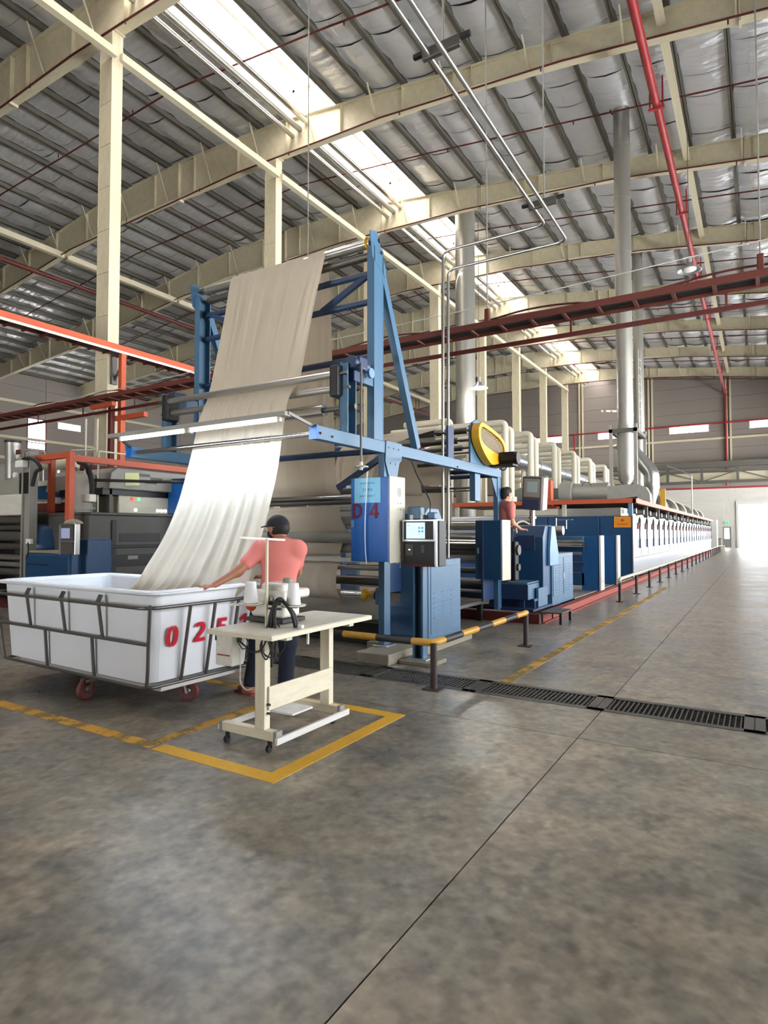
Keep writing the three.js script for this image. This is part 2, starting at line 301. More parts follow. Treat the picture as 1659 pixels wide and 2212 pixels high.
zRun('roof_strut', 'cream roof strut over the aisle', 'beam', 'struts over the aisle', -2.28, 17.25, 0.2, 0.22, M.cream);
zRun('roof_strut', 'cream roof strut behind the columns', 'beam', 'struts behind the columns', -34, 17.5, 0.24, 0.3, M.cream);
// bright galvanised gutter tubes hung along the roof light
for (const [x, y, r, m, lb] of [[-17.0, 18.75, 0.10, M.steel, 'thin steel tube along the roof light, nearest the columns'], [-16.62, 18.92, 0.12, M.galv, 'dull galvanised tube along the roof light, middle of three'], [-16.2, 19.12, 0.15, M.chrome, 'thick bright tube along the roof light, farthest from the columns']])
  solo('galvanised_duct', rod(V3(x, y, ZB + 0.4), V3(x, y, -2), r, 14), m, lb, 'tube', 'tubes along the roof light');
for (const [i, z] of frames.entries()) { if (z > -4) continue; const t = thing('roof_light_frame', 'small white portal in the roof light, ' + fromFar(i) + ' rafter from the far wall', 'frame', 'portal frames in the roof light'); part('post', span(-16.55, -16.43, roofY(-16.5), roofY(-16.5) + 0.85, z + 0.5, z + 0.62), M.white, t); part('head', span(-17, -14.7, roofY(-16) + 0.75, roofY(-16) + 0.87, z + 0.5, z + 0.62), M.white, t); }

// ---- walls
function panelWall(wall, mk, rows, cols, mat, skip) {
  for (let i = 0; i < cols.length - 1; i++) for (let j = 0; j < rows.length - 1; j++) { const list = skip ? skip(cols[i], cols[i + 1], rows[j], rows[j + 1]) : [[cols[i], cols[i + 1]]]; for (const [a, b] of list) part('cladding_panel', mk(a + 0.02, b - 0.02, rows[j] + 0.012, rows[j + 1] - 0.012), mat, wall); }
}
const wb = struct('wall_back', 'far gable wall of grey horizontal cladding over white blockwork', 'wall');
{
  const cols = [WL]; for (let x = -2.47 - 7.5 * 7; x < WR; x += 7.5) cols.push(x); cols.push(WR);
  const rows = [6.2, 7.6, 9, 10.4, 11.55, 12.2, 12.95, 14.3, 15.7, 17.1, 18.5, 19.9];
  let nw = 20;
  panelWall(wb, (a, b, c, d) => { const top = Math.max(c + 0.05, Math.min(d, Math.max(roofY(a), roofY(b)) + 0.3)); return span(a, b, c, top, ZB - 0.08, ZB); }, rows, cols, M.cladding, (a, b, c, d) => (c === 12.2 && b - a > 7 ? [[a, a + 1.85], [a + 5.65, b]] : c > Math.max(roofY(a), roofY(b)) ? [] : [[a, b]]));
  part('backing', span(WL, WR, 6.2, 12.2, ZB - 0.14, ZB - 0.09), M.cladding, wb); part('backing', span(WL, WR, 12.95, 20.3, ZB - 0.14, ZB - 0.09), M.cladding, wb);
  for (let i = 0; i < cols.length - 1; i++) if (cols[i + 1] - cols[i] > 7) { part('backing', span(cols[i] - 1.8, cols[i] + 1.8, 12.2, 12.95, ZB - 0.14, ZB - 0.09), M.cladding, wb);
    const a = cols[i] + 1.85, b = cols[i] + 5.65, w = struct('window_' + nw++, 'narrow four-pane window high in the grey far wall', 'window');
    part('window_frame', [span(a, b, 12.2, 12.25, ZB - 0.1, ZB + 0.02), span(a, b, 12.9, 12.95, ZB - 0.1, ZB + 0.02), ...[0, 1, 2, 3, 4].map((k) => span(mixn(a, b, k / 4) - 0.03, mixn(a, b, k / 4) + 0.03, 12.2, 12.95, ZB - 0.1, ZB + 0.02))], M.white, w);
    for (let k = 0; k < 4; k++) part('pane', T(new THREE.PlaneGeometry((b - a) / 4 - 0.06, 0.65), mixn(a, b, (k + 0.5) / 4), 12.575, ZB - 0.05), M.glass, w); }
  // white blockwork below, with the gate opening
  const GX0 = -1.75, GX1 = 4.2, GH = 4.45;
  for (const [a, b, c, d] of [[WL, -3.2, 0, 6.2], [-3.2, -2.45, 2.15, 6.2], [-2.45, GX0, 0, 6.2], [GX1, WR, 0, 6.2], [GX0, GX1, GH, 6.2]]) part('blockwork', span(a, b, c, d, ZB - 0.25, ZB), M.whiteblock, wb);
  part('gate_surround', [span(GX0 - 0.2, GX0, 0, GH + 0.35, ZB - 0.05, ZB + 0.12), span(GX1, GX1 + 0.2, 0, GH + 0.35, ZB - 0.05, ZB + 0.12), span(GX0, GX1, GH, GH + 0.35, ZB - 0.05, ZB + 0.12)], M.white, wb);
  for (const x of cols.slice(1, -1)) for (const dx of [-0.18, 0.18]) { part('wall_post', span(x + dx - 0.09, x + dx + 0.09, 8.9, roofY(x), ZB + 0.02, ZB + 0.24), M.cream, wb); }
  part('girt', span(WL, WR, 11.3, 11.52, ZB + 0.02, ZB + 0.2), M.cream, wb); part('girt', span(WL, WR, 8.85, 9.0, ZB + 0.02, ZB + 0.24), M.cream, wb);
  part('red_edge', span(WL, WR, 6.14, 6.3, ZB + 0.01, ZB + 0.1), M.red, wb);
  const d = struct('door_1', 'grey steel exit door with a bright glass panel in the far wall', 'door');
  part('door_leaf', [span(-3.2, -3.05, 0, 2.15, ZB - 0.12, ZB - 0.04), span(-2.6, -2.45, 0, 2.15, ZB - 0.12, ZB - 0.04), span(-3.05, -2.6, 0, 0.9, ZB - 0.12, ZB - 0.04), span(-3.05, -2.6, 2.0, 2.15, ZB - 0.12, ZB - 0.04)], M.grey, d);
  part('pane', T(new THREE.PlaneGeometry(0.45, 1.1), -2.825, 1.45, ZB - 0.08), M.glass, d);
  part('handle', rod(V3(-2.55, 1.0, ZB - 0.02), V3(-2.55, 1.2, ZB - 0.02), 0.015), M.steel, d);
  const ex = thing('exit_sign', 'small green lit exit sign above the far steel door', 'sign');
  part('sign_box', span(-3.05, -2.6, 2.4, 2.66, ZB, ZB + 0.08), M.white, ex); part('sign_face_light', span(-3.02, -2.63, 2.43, 2.63, ZB + 0.08, ZB + 0.085), std('#1f9a5c', 0.5, 0, { emissive: new THREE.Color('#2fd07f'), emissiveIntensity: 1.2 }), ex);
}
const wl = struct('wall_left', 'far side wall of grey horizontal cladding with cream girts', 'wall');
{
  const cols = []; for (let z = ZB; z <= ZF; z += 8) cols.push(z); cols.push(ZF);
  const rows = [0, 1.4, 2.8, 4.2, 5.6, 7, 8.4, 9.3, 10.4, 11.6, 12.3, 13.6, 15, 16.2];
  panelWall(wl, (a, b, c, d) => span(WL - 0.08, WL, c, d, a, b), rows, cols, M.cladding, (a, b, c, d) => (c >= 9.3 && d <= 12.3 && a < -31.6 && b > -32 ? [[-31.3, b]] : c === 11.6 && a < -36 && b > -36 ? [[a, -36.6], [-34.2, b]] : [[a, b]]));
  for (const y of [4.2, 8.2, 10.1, 13.4]) part('girt', span(WL + 0.02, WL + 0.2, y, y + 0.25, ZB, ZF), M.cream, wl);
  part('backing', span(WL - 0.14, WL - 0.09, 0, 9.2, ZB, ZF), M.cladding, wl); part('backing', span(WL - 0.14, WL - 0.09, 12.4, 16.5, ZB, ZF), M.cladding, wl);
  part('backing', span(WL - 0.14, WL - 0.09, 9.2, 12.4, ZB, -36.6), M.cladding, wl); part('backing', span(WL - 0.14, WL - 0.09, 9.2, 11.6, -36.6, -34.2), M.cladding, wl); part('backing', span(WL - 0.14, WL - 0.09, 9.2, 12.4, -34.2, -33.1), M.cladding, wl);
  { const w = struct('window_41', 'narrow bright slot window beside the tall window in the side wall', 'window'); part('window_frame', [span(WL - 0.1, WL + 0.02, 11.6, 11.66, -36.6, -34.2), span(WL - 0.1, WL + 0.02, 12.24, 12.3, -36.6, -34.2), ...[0, 1, 2, 3].map((k) => span(WL - 0.1, WL + 0.02, 11.66, 12.24, -36.6 + k * 0.78, -36.53 + k * 0.78))], M.white, w); for (let k = 0; k < 3; k++) part('pane', T(new THREE.PlaneGeometry(0.71, 0.58).rotateY(Math.PI / 2), WL - 0.05, 11.95, -36.175 + k * 0.78), M.glass, w); } part('backing', span(WL - 0.14, WL - 0.09, 9.2, 12.4, -31.3, ZF), M.cladding, wl);
  const w = struct('window_40', 'tall bright window in the far side wall', 'window');
  part('window_frame', [span(WL - 0.1, WL + 0.02, 9.3, 12.3, -33.12, -33.02), span(WL - 0.1, WL + 0.02, 9.3, 12.3, -31.38, -31.28), span(WL - 0.1, WL + 0.02, 9.3, 9.4, -33.1, -31.3), span(WL - 0.1, WL + 0.02, 12.2, 12.3, -33.1, -31.3), span(WL - 0.1, WL + 0.02, 9.95, 10.03, -33.1, -31.3)], M.redoxide, w);
  for (const [c, d] of [[9.4, 9.95], [10.03, 12.2]]) part('pane', T(new THREE.PlaneGeometry(1.62, d - c).rotateY(Math.PI / 2), WL - 0.05, (c + d) / 2, -32.2), M.glass, w);
}
const wr = struct('wall_right', 'open side of the hall with a low parapet and cladding above', 'wall');
{
  const e = 7.2;
  part('parapet', span(WR, WR + 0.2, 0, 0.7, ZB, -1), M.whiteblock, wr); part('solid_bay', span(WR, WR + 0.2, 0, e, -1, ZF), M.cladding, wr); part('spandrel', span(WR, WR + 0.12, e, roofY(WR) + 0.5, ZB, ZF), M.cladding, wr);
  for (const z of frames) part('side_post', span(WR - 0.3, WR + 0.2, 0, roofY(WR), z - 0.18, z + 0.18), M.cream, wr);
}
const wf = struct('wall_front', 'cladding wall with one wide gateway behind the viewer', 'wall');
for (const [a, b, c, d] of [[WL, -12, 0, 17], [-12, -6, 3.8, 20.3], [-6, WR, 0, 20.3], [WL, -12, 17, 20.3]]) part('cladding_sheet', span(a, b, c, d, ZF, ZF + 0.12), M.cladding, wf);

// ---- drain gratings across the aisle
{
  const L = 1.16;
  const proto = thing('drain_grate', 'black steel drain grating section set flush in the concrete floor', 'grating', 'drain gratings in a row across the floor');
  part('frame', [span(0, L, -0.05, 0.004, DR0 - 0.07, DR0), span(0, L, -0.05, 0.004, DR1, DR1 + 0.07), span(0, 0.07, -0.05, 0.004, DR1, DR0), span(L - 0.07, L, -0.05, 0.004, DR1, DR0)], M.darksteel, proto);
  const bars = []; for (let k = 0; k < 26; k++) { const x = 0.09 + k * (L - 0.18) / 25; bars.push(span(x - 0.004, x + 0.004, -0.04, 0, DR1 + 0.06, DR0 - 0.06)); } for (let k = 1; k < 7; k++) { const z = mixn(DR1 + 0.07, DR0 - 0.07, k / 7); bars.push(span(0.06, L - 0.06, -0.03, -0.004, z - 0.004, z + 0.004)); }
  part('bearing_bars', bars, M.darksteel, proto);
  const seat = (k) => k === -2 ? 'black drain grating crossed by the striped barrier corner post' : k > -2 ? 'black drain grating, ' + ORD[k + 1] + ' from the barrier corner post towards the open side' : 'black drain grating, ' + ORD[-k - 3] + ' from the barrier corner post towards the columns';
  proto.position.x = -0.05; proto.userData.label = seat(0); for (let k = 1; k < 10; k++) copyOf(proto, [-0.05 - k * (L + 0.005), 0, 0], undefined, seat(-k)); for (let k = 1; k < 3; k++) copyOf(proto, [-0.05 + k * (L + 0.005), 0, 0], undefined, seat(k));
  const tr = struct('trim_1', 'dark concrete drain trench under the gratings', 'trench'); part('trench', [span(WL, WR, -0.55, -0.5, DR1 - 0.1, DR0 + 0.1), span(WL, WR, -0.5, -0.06, DR1 - 0.1, DR1 - 0.001), span(WL, WR, -0.5, -0.06, DR0 + 0.001, DR0 + 0.1)], M.joint, tr);
  for (const [a, b] of [[WL, -0.05 - 9 * (L + 0.005)], [-0.05 + 3 * (L + 0.005), WR]]) part('cover', span(a, b, -0.05, 0, DR1, DR0), M.under, tr);
}
// ---- painted lines
let trimN = 2;
function line(label, pts, w, mat) { const t = struct('trim_' + trimN++, label, 'floor line'); for (let i = 0; i < pts.length - 1; i++) { const [x0, z0] = pts[i], [x1, z1] = pts[i + 1], L = Math.hypot(x1 - x0, z1 - z0), ex = (x1 - x0) / L * w / 2 * (i > 0 ? -1 : -1), ez = 0; const g = bar(V3(x0, 0.0015, z0), V3(x1, 0.0015, z1), w, 0.003); part('painted_strip', worldUV(g, (x, y, z) => [x / 1.3, z / 1.3]), mat, t); } return t; }
{
  const wornMap = dataTex(512, (u, v) => { const n = pfbm(u * 10, v * 10, 10, 5, 61), f = pfbm(u * 70, v * 70, 70, 2, 62), k = sstep(0.40, 0.62, n * 0.75 + f * 0.25); return [mixn(0.80, 0.50, k), mixn(0.60, 0.42, k), mixn(0.20, 0.24, k)]; }, true);
  const worn = std('#ffffff', 0.75, 0, { map: wornMap });
  line('bright yellow bay outline painted round the sewing table', [[-2.57, -2.84], [-2.57, -4.46]], 0.12, M.yellowline);
  line('bright yellow bay line beside the fabric trolley', [[-3.62, -2.9], [-2.63, -2.9]], 0.12, M.yellowline);
  line('yellow bay line behind the sewing table', [[-3.6, -4.4], [-2.63, -4.4]], 0.12, M.yellowline);
  line('worn yellow line in front of the fabric trolley', [[-9, -2.93], [-3.66, -2.9]], 0.11, worn);
  line('worn yellow line passing under the sewing table', [[-3.72, -2.97], [-3.72, -4.5]], 0.10, worn);
  line('worn yellow line under the fabric trolley', [[-8.5, -4.45], [-3.78, -4.45]], 0.10, worn);
  line('worn yellow aisle line running beside the machine', [[-2.2, -5.95], [-2.2, -18.5]], 0.11, worn);
}

// ================================================================ MACHINE ENTRY: blue scaffold, rollers, fabric, lamp
const FR = -3.88, FL = -6.98;   // outer faces of the two side frames
function wPost(x, z, y0, y1, w = 0.18, t = 0.1) { return rspan(x - t / 2, x + t / 2, y0, y1, z - w / 2, z + w / 2, 0.006); }
{
  const s = thing('entry_scaffold', 'tall blue steel scaffold with A-shaped uprights holding the fabric rollers', 'scaffold', null, [0, 0, 0]);
  for (const [X, side] of [[FR - 0.05, 1], [FL + 0.05, -1]]) {
    part('post', wPost(X, -6.455, 0.14, 2.5, 0.145, 0.085), M.blue, s);
    part('post', wPost(X, -10.28, 0.16, 2.5, 0.15, 0.085), M.blue, s);
    part('foot_plate', rspan(X - 0.1, X + 0.1, 0.12, 0.145, -6.58, -6.34), M.steel, s);
    part('long_beam', rspan(X - 0.05, X + 0.05, 2.475, 2.62, -10.36, -5.05), M.blue, s);
    part('end_cap', span(X - 0.052, X + 0.052, 2.473, 2.622, -5.055, -5.03), M.bluedeep, s);
    part('upright', [span(X - 0.008 + side * 0.04, X + 0.008 + side * 0.04, 2.62, 4.98, -6.335, -6.155), span(X - 0.05, X + 0.05, 2.62, 4.95, -6.351, -6.336), span(X - 0.05, X + 0.05, 2.62, 4.95, -6.154, -6.139)], M.blue, s);
    part('raking_brace', [bar(V3(X, 4.72, -6.35), V3(X, 2.64, -7.28), 0.09, 0.105)], M.blue, s);
    part('head_plate', T(extr([[-6.05, 5.1], [-6.1, 4.8], [-6.4, 4.65], [-6.42, 4.75], [-6.2, 5.15]].map(([z, y]) => [z, y]), 0.012).rotateY(-Math.PI / 2), X + side * 0.05, 0, 0), M.blue, s);
    // short upright that carries the nip rollers
    part('upright', [span(X - 0.05, X - 0.04, 2.62, 3.42, -5.76, -5.58), span(X - 0.05, X + 0.05, 2.62, 3.4, -5.6, -5.585), span(X - 0.05, X + 0.05, 2.62, 3.4, -5.76, -5.745)], M.blue, s);
    part('arm', rspan(X - 0.04, X + 0.04, 3.24, 3.40, -6.14, -5.76), M.blue, s);
    part('bearing_block', rspan(X - 0.08, X + 0.06, 3.22, 3.46, -5.92, -5.70, 0.02), M.navy, s);
    part('gusset_plate', T(extr([[-6.4, 2.63], [-6.78, 2.63], [-6.78, 2.42], [-6.72, 2.38], [-6.64, 2.12], [-6.5, 2.12], [-6.38, 2.38]], 0.012).rotateY(-Math.PI / 2), X + side * 0.05 + 0.012, 0, 0), M.blue, s);
    for (const [z, y] of [[-6.46, 2.55], [-6.58, 2.55], [-6.7, 2.55], [-6.5, 2.36], [-6.62, 2.36], [-6.52, 2.2], [-6.61, 2.2], [-5.3, 2.53], [-8.5, 2.5]]) part('bolt', rod(V3(X + side * 0.05, y, z), V3(X + side * 0.068, y, z), 0.012, 8), M.darksteel, s);
    part('hanger_bracket', rspan(X - 0.05, X + 0.05, 2.02, 2.46, -9.4, -9.18), M.blue, s);
    part('knee_plate', T(extr([[-10.2, 2.45], [-9.95, 2.45], [-10.2, 2.1]], 0.012).rotateY(-Math.PI / 2), X + side * 0.03, 0, 0), M.blue, s);
  }
  for (const [y, z] of [[4.7, -6.3], [4.35, -6.3], [3.66, -6.3], [2.52, -6.45], [2.54, -9.6], [2.52, -10.28]]) part('cross_tie', rod(V3(FR - 0.06, y, z), V3(FL + 0.06, y, z), 0.04, 10), M.navy, s);
  part('cross_brace', bar(V3(FR - 0.06, 4.75, -6.3), V3(FR - 0.9, 4.36, -6.3), 0.05, 0.07), M.navy, s);
  part('cross_brace', bar(V3(FL + 0.06, 4.75, -6.3), V3(FL + 0.9, 4.36, -6.3), 0.05, 0.07), M.navy, s);
  part('cross_brace', bar(V3(FR - 0.08, 2.44, -6.45), V3(FR - 0.75, 2.08, -6.45), 0.05, 0.07), M.navy, s);
  // rollers carried by the scaffold
  const roll = (y, z, r, m, x0 = FL + 0.12, x1 = FR - 0.12, name = 'roller') => { const g = part(name, rod(V3(x0, y, z), V3(x1, y, z), r, 20), m, s); part('shaft', rod(V3(x1, y, z), V3(FR + 0.02, y, z), r * 0.45, 10), M.darksteel, g); part('shaft', rod(V3(FL - 0.02, y, z), V3(x0, y, z), r * 0.45, 10), M.darksteel, g); return g; };
  roll(5.05, -6.25, 0.06, M.steel); roll(4.92, -6.3, 0.05, M.darksteel);
  part('roller_flange', [T(lathe([[0, 0.03], [0.05, 0.03], [0.085, 0.0], [0.05, -0.03], [0.03, -0.06], [0, -0.06]], 18).rotateZ(-Math.PI / 2), FR - 0.16, 5.05, -6.25)], M.yellow, s);
  roll(3.28, -5.55, 0.042, M.steel); roll(3.13, -5.6, 0.042, M.steel);
  roll(2.93, -5.72, 0.07, M.chrome, -5.9, -4.3);
  roll(2.54, -5.09, 0.028, M.chrome, FL + 0.1, FR - 0.1, 'guide_bar');
  part('bearing_housing', [rspan(FR - 0.2, FR - 0.08, 3.02, 3.38, -5.72, -5.5, 0.03), rspan(FR - 0.17, FR - 0.1, 2.84, 3.02, -5.78, -5.64, 0.03)], M.black, s);
  part('bearing_housing', [rspan(FL + 0.08, FL + 0.2, 3.02, 3.38, -5.72, -5.5, 0.03)], M.black, s);
  // motor above the nip
  part('gear_motor', [rspan(FR - 0.1, FR + 0.1, 3.34, 3.5, -5.86, -5.68, 0.03), rod(V3(FR + 0.02, 3.42, -5.92), V3(FR + 0.02, 3.42, -5.62), 0.07, 14)], M.navy, s);
  part('pivot_disc', rod(V3(FR + 0.04, 3.36, -5.98), V3(FR + 0.07, 3.36, -5.98), 0.06, 16), M.bluepale, s);
}
// pull rod with hand wheel hanging over the cabinet, and the white cord below it
{
  const p = atX(779, 800, FR + 0.12), t = thing('pull_rod', 'thin steel rod with a small hand wheel hanging beside the blue beam', 'rod');
  const q = atX(780, 1003, FR + 0.12);
  part('rod', rod(V3(q.x, 3.4, q.z), V3(q.x, 2.22, q.z), 0.014, 8), M.darksteel, t); part('hand_wheel', [T(new THREE.TorusGeometry(0.075, 0.009, 6, 24).rotateX(Math.PI / 2), q.x, 2.235, q.z), rod(V3(q.x - 0.07, 2.235, q.z), V3(q.x + 0.07, 2.235, q.z), 0.006, 6)], M.steel, t);
  part('hub', rod(V3(q.x, 2.2, q.z), V3(q.x, 2.29, q.z), 0.022, 10), M.beige, t);
}
// ---- lower roller bank under the scaffold
{
  const s = thing('roller_bank', 'bank of horizontal tension rollers and bars below the fabric drop', 'rollers');
  const X0 = FL + 0.12, X1 = FR - 0.13;
  const at = (py, z) => atZ(700, py, z).y;
  const list = [[1048, -6.62, 0.022, M.galv], [1064, -6.66, 0.045, M.darksteel], [1074, -6.62, 0.03, M.chrome], [1085, -6.68, 0.04, M.tube], [1101, -6.6, 0.03, M.galv], [1127, -6.72, 0.07, M.grey], [1161, -6.58, 0.075, M.grey], [1183, -6.66, 0.06, M.grey], [1224, -6.66, 0.03, M.galv], [1279, -6.5, 0.05, M.chrome], [1250, -6.9, 0.06, M.darksteel]];
  for (const [py, z, r, m] of list) part('roller', rod(V3(X0, at(py, z), z), V3(py === 1279 ? X1 - 0.22 : X1, at(py, z), z), r, 18), m, s);
  part('flat_bar', rspan(X0, X1, at(1212, -6.56), at(1203, -6.56), -6.6, -6.54), M.white, s);
  for (const X of [X0 - 0.02, X1 + 0.02]) part('side_plate', span(X - 0.015, X + 0.015, 0.75, 2.05, -6.95, -6.6), X > -5 ? M.navy : M.navy, s);
  part('end_frame', [rspan(X1 - 0.17, X1 - 0.14, at(1090, -6.6), at(1046, -6.6), -6.64, -6.6), rspan(X1 - 0.5, X1, at(1050, -6.6), at(1044, -6.6), -6.64, -6.6)], M.galv, s);
  const y = at(1279, -6.5), xr = X1;
  part('cone_flange', T(lathe([[0, 0.18], [0.022, 0.18], [0.026, 0.05], [0.075, 0.0], [0.075, -0.02], [0, -0.02]], 18).rotateZ(-Math.PI / 2), xr - 0.22, y, -6.5), M.yellow, s);
  part('end_bearing', T(lathe([[0, -0.03], [0.06, -0.03], [0.06, 0.03], [0, 0.03]], 14).rotateZ(Math.PI / 2), xr - 0.04, y, -6.5), M.black, s);
  part('bearing_bracket', rspan(xr - 0.02, xr + 0.03, y - 0.1, y + 0.1, -6.56, -6.4), M.blue, s);
  // scrim roller with yellow flange further in
  const y2 = atZ(1035, 1301, -10.2).y;
  part('roller', rod(V3(X0, y2, -10.2), V3(X1 - 0.2, y2, -10.2), 0.05, 16), M.chrome, s);
  part('cone_flange', T(lathe([[0, 0.12], [0.02, 0.12], [0.022, 0.04], [0.07, 0.0], [0.07, -0.02], [0, -0.02]], 18).rotateZ(-Math.PI / 2), X1 - 0.18, y2, -10.2), M.yellow, s);
  for (const [py, z, r, m] of [[1135, -9.9, 0.06, M.steel], [1160, -9.8, 0.05, M.chrome], [1182, -9.9, 0.07, M.darksteel], [1205, -9.85, 0.05, M.grey], [1232, -9.9, 0.05, M.darksteel], [1258, -9.9, 0.05, M.tube], [1275, -9.8, 0.03, M.galv]]) { const yy = atZ(1005, py, z).y; part('roller', rod(V3(X0, yy, z), V3(X1, yy, z), r, 16), m, s); }
  for (const X of [X0 - 0.02, X1 + 0.03]) part('side_plate', span(X - 0.015, X + 0.015, 0.35, 1.7, -10.2, -9.7), M.navy, s);
  part('floor_tray', rspan(X0, X1, 0.3, 0.36, -10.1, -6.9), M.darksteel, s); part('tray_skirt', span(X0, X1, 0.02, 0.3, -7.0, -6.98), M.black, s);
  for (const [x, z] of [[X0 + 0.1, -7.2], [X1 - 0.1, -7.2], [X0 + 0.1, -9.9], [X1 - 0.1, -9.9]]) part('tray_leg', span(x - 0.04, x + 0.04, 0, 0.3, z - 0.04, z + 0.04), M.black, s);
}
// ---- the fabric web: tub -> guide bar -> nip -> top roller -> back drop -> roller bank
function web(stations, nu, per, pleat, seed, smooth = 6) {
  const L = new THREE.CatmullRomCurve3(stations.map((s) => s[0]), false, 'centripetal'), R = new THREE.CatmullRomCurve3(stations.map((s) => s[1]), false, 'centripetal');
  const n = stations.length - 1, nv = n * per, amps = stations.map((s) => s[2]);
  const pt = (c, t) => c.getPoint(t);
  const fold = (u, v) => { const a = mixn(amps[Math.min(n, Math.floor(v * n))], amps[Math.min(n, Math.floor(v * n) + 1)], v * n - Math.floor(v * n)); const w = u + 0.02 * Math.sin(v * 9 + u * 5); let f = 0; for (let k = 0; k < pleat.length; k++) { const [c, wd, h] = pleat[k]; const d = (w - c - 0.03 * Math.sin(v * 3 + k * 2)) / wd; f += h * Math.exp(-d * d); } f += 0.5 * (pnoise(w * 26, v * 4, 64, seed) - 0.5) + 0.22 * (pnoise(w * 60, v * 6, 128, seed + 3) - 0.5); return a * f; };
  return grid(nu, nv, (u, v) => {
    const a = pt(L, v), b = pt(R, v), p = a.clone().lerp(b, u);
    const e = 0.002, v1 = Math.min(1, v + e), v0 = Math.max(0, v - e), tv = pt(L, v1).lerp(pt(R, v1), u).sub(pt(L, v0).lerp(pt(R, v0), u)).normalize(), tu = b.clone().sub(a).normalize();
    const nrm = new THREE.Vector3().crossVectors(tu, tv); if (nrm.lengthSq() < 1e-9) nrm.set(0, 0, 1); nrm.normalize();
    return p.addScaledVector(nrm, fold(u, v));
  }, (u, v) => [u * 6, v * 30]);
}
{
  const S = (l, r, z, a) => [atZ(l[0], l[1], z), atZ(r[0], r[1], z), a];
  const zTop = -6.25;
  const st = [
    [V3(-5.95, 0.52, -3.75), V3(-4.5, 0.52, -3.75), 0.02], [V3(-6.05, 0.62, -4.0), V3(-4.55, 0.6, -4.0), 0.03],
    S([292, 1262], [528, 1272], -4.22, 0.04), S([318, 1222], [545, 1225], -4.42, 0.045), S([352, 1165], [566, 1160], -4.66, 0.045), S([384, 1090], [588, 1075], -4.86, 0.04), S([404, 1020], [601, 1010], -5.0, 0.032), S([415, 975], [608, 955], -5.12, 0.022),
    S([423, 935], [615, 905], -5.25, 0.016), S([431, 902], [622, 866], -5.42, 0.014), S([441, 878], [633, 842], -5.53, 0.010), S([449, 858], [645, 826], -5.66, 0.010),
    S([470, 760], [663, 740], -5.82, 0.034), S([486, 680], [682, 645], -6.0, 0.038), S([502, 600], [702, 553], -6.175, 0.018),
    [V3(-6.26, 5.125, -6.235), V3(-4.68, 5.125, -6.235), 0.004], [V3(-6.27, 5.09, -6.315), V3(-4.72, 5.09, -6.315), 0.004],
    [V3(-6.3, 4.7, -6.4), V3(-4.73, 4.7, -6.4), 0.008], [V3(-6.3, 3.4, -6.46), V3(-4.72, 3.4, -6.46), 0.012], [V3(-6.3, 2.14, -6.53), V3(-4.7, 2.14, -6.53), 0.006],
    [V3(-6.3, 2.03, -6.6), V3(-4.7, 2.03, -6.6), 0.003], [V3(-6.3, 1.93, -6.71), V3(-4.72, 1.93, -6.71), 0.003],
  ];
  const f = thing('fabric_web', 'long beige cloth web running from the white trolley up over the top roller', 'fabric');
  part('cloth', web(st, 150, 7, [[0.05, 0.03, 0.5], [0.13, 0.02, 0.6], [0.2, 0.018, 0.9], [0.29, 0.02, 0.6], [0.36, 0.018, 1.1], [0.47, 0.025, 0.7], [0.58, 0.018, 1.1], [0.66, 0.02, 0.6], [0.74, 0.02, 0.9], [0.83, 0.018, 0.7], [0.9, 0.02, 0.9], [0.97, 0.02, 0.5]], 11), M.fabric, f);
  const at = (py, z) => atZ(700, py, z).y;
  const lower = [[V3(-6.3, at(1093, -6.5), -6.72), V3(-4.68, at(1091, -6.5), -6.72), 0], [V3(-6.3, at(1097, -6.5), -6.56), V3(-4.67, at(1095, -6.5), -6.56), 0.002], [V3(-6.3, at(1125, -6.5), -6.56), V3(-4.65, at(1122, -6.5), -6.56), 0.004], [V3(-6.3, at(1150, -6.5), -6.62), V3(-4.58, at(1150, -6.5), -6.62), 0.003], [V3(-6.3, at(1160, -6.5), -6.7), V3(-4.6, at(1160, -6.5), -6.7), 0]];
  part('cloth', web(lower, 40, 5, [[0.3, 0.1, 0.4], [0.7, 0.1, 0.5]], 21), M.fabric, f);
  const low2 = [[V3(-6.3, at(1168, -6.5), -6.68), V3(-4.62, at(1166, -6.5), -6.68), 0], [V3(-6.3, at(1172, -6.5), -6.57), V3(-4.62, at(1170, -6.5), -6.57), 0.002], [V3(-6.3, at(1195, -6.5), -6.55), V3(-4.66, at(1195, -6.5), -6.55), 0.004], [V3(-6.3, at(1201, -6.5), -6.62), V3(-4.66, at(1201, -6.5), -6.62), 0]];
  part('cloth', web(low2, 40, 5, [[0.3, 0.1, 0.4], [0.7, 0.1, 0.5]], 25), M.fabric, f);
  const low3 = [[V3(-6.3, at(1214, -6.5), -6.62), V3(-4.68, at(1214, -6.5), -6.62), 0], [V3(-6.3, at(1222, -6.5), -6.54), V3(-4.68, at(1220, -6.5), -6.54), 0.01], [V3(-6.3, at(1245, -6.45), -6.46), V3(-4.66, at(1245, -6.45), -6.46), 0.02], [V3(-6.3, at(1272, -6.42), -6.42), V3(-4.62, at(1272, -6.42), -6.42), 0.02], [V3(-6.3, at(1288, -6.43), -6.45), V3(-4.58, at(1289, -6.43), -6.45), 0.006], [V3(-6.3, at(1292, -6.5), -6.52), V3(-4.58, at(1293, -6.5), -6.52), 0.002], [V3(-6.3, at(1280, -6.5), -6.58), V3(-4.6, at(1280, -6.5), -6.58), 0.0]];
  part('cloth', web(low3, 60, 5, [[0.1, 0.04, 0.6], [0.25, 0.04, 0.8], [0.4, 0.04, 0.7], [0.55, 0.04, 0.8], [0.7, 0.04, 0.6], [0.85, 0.04, 0.8]], 29), M.fabric, f);
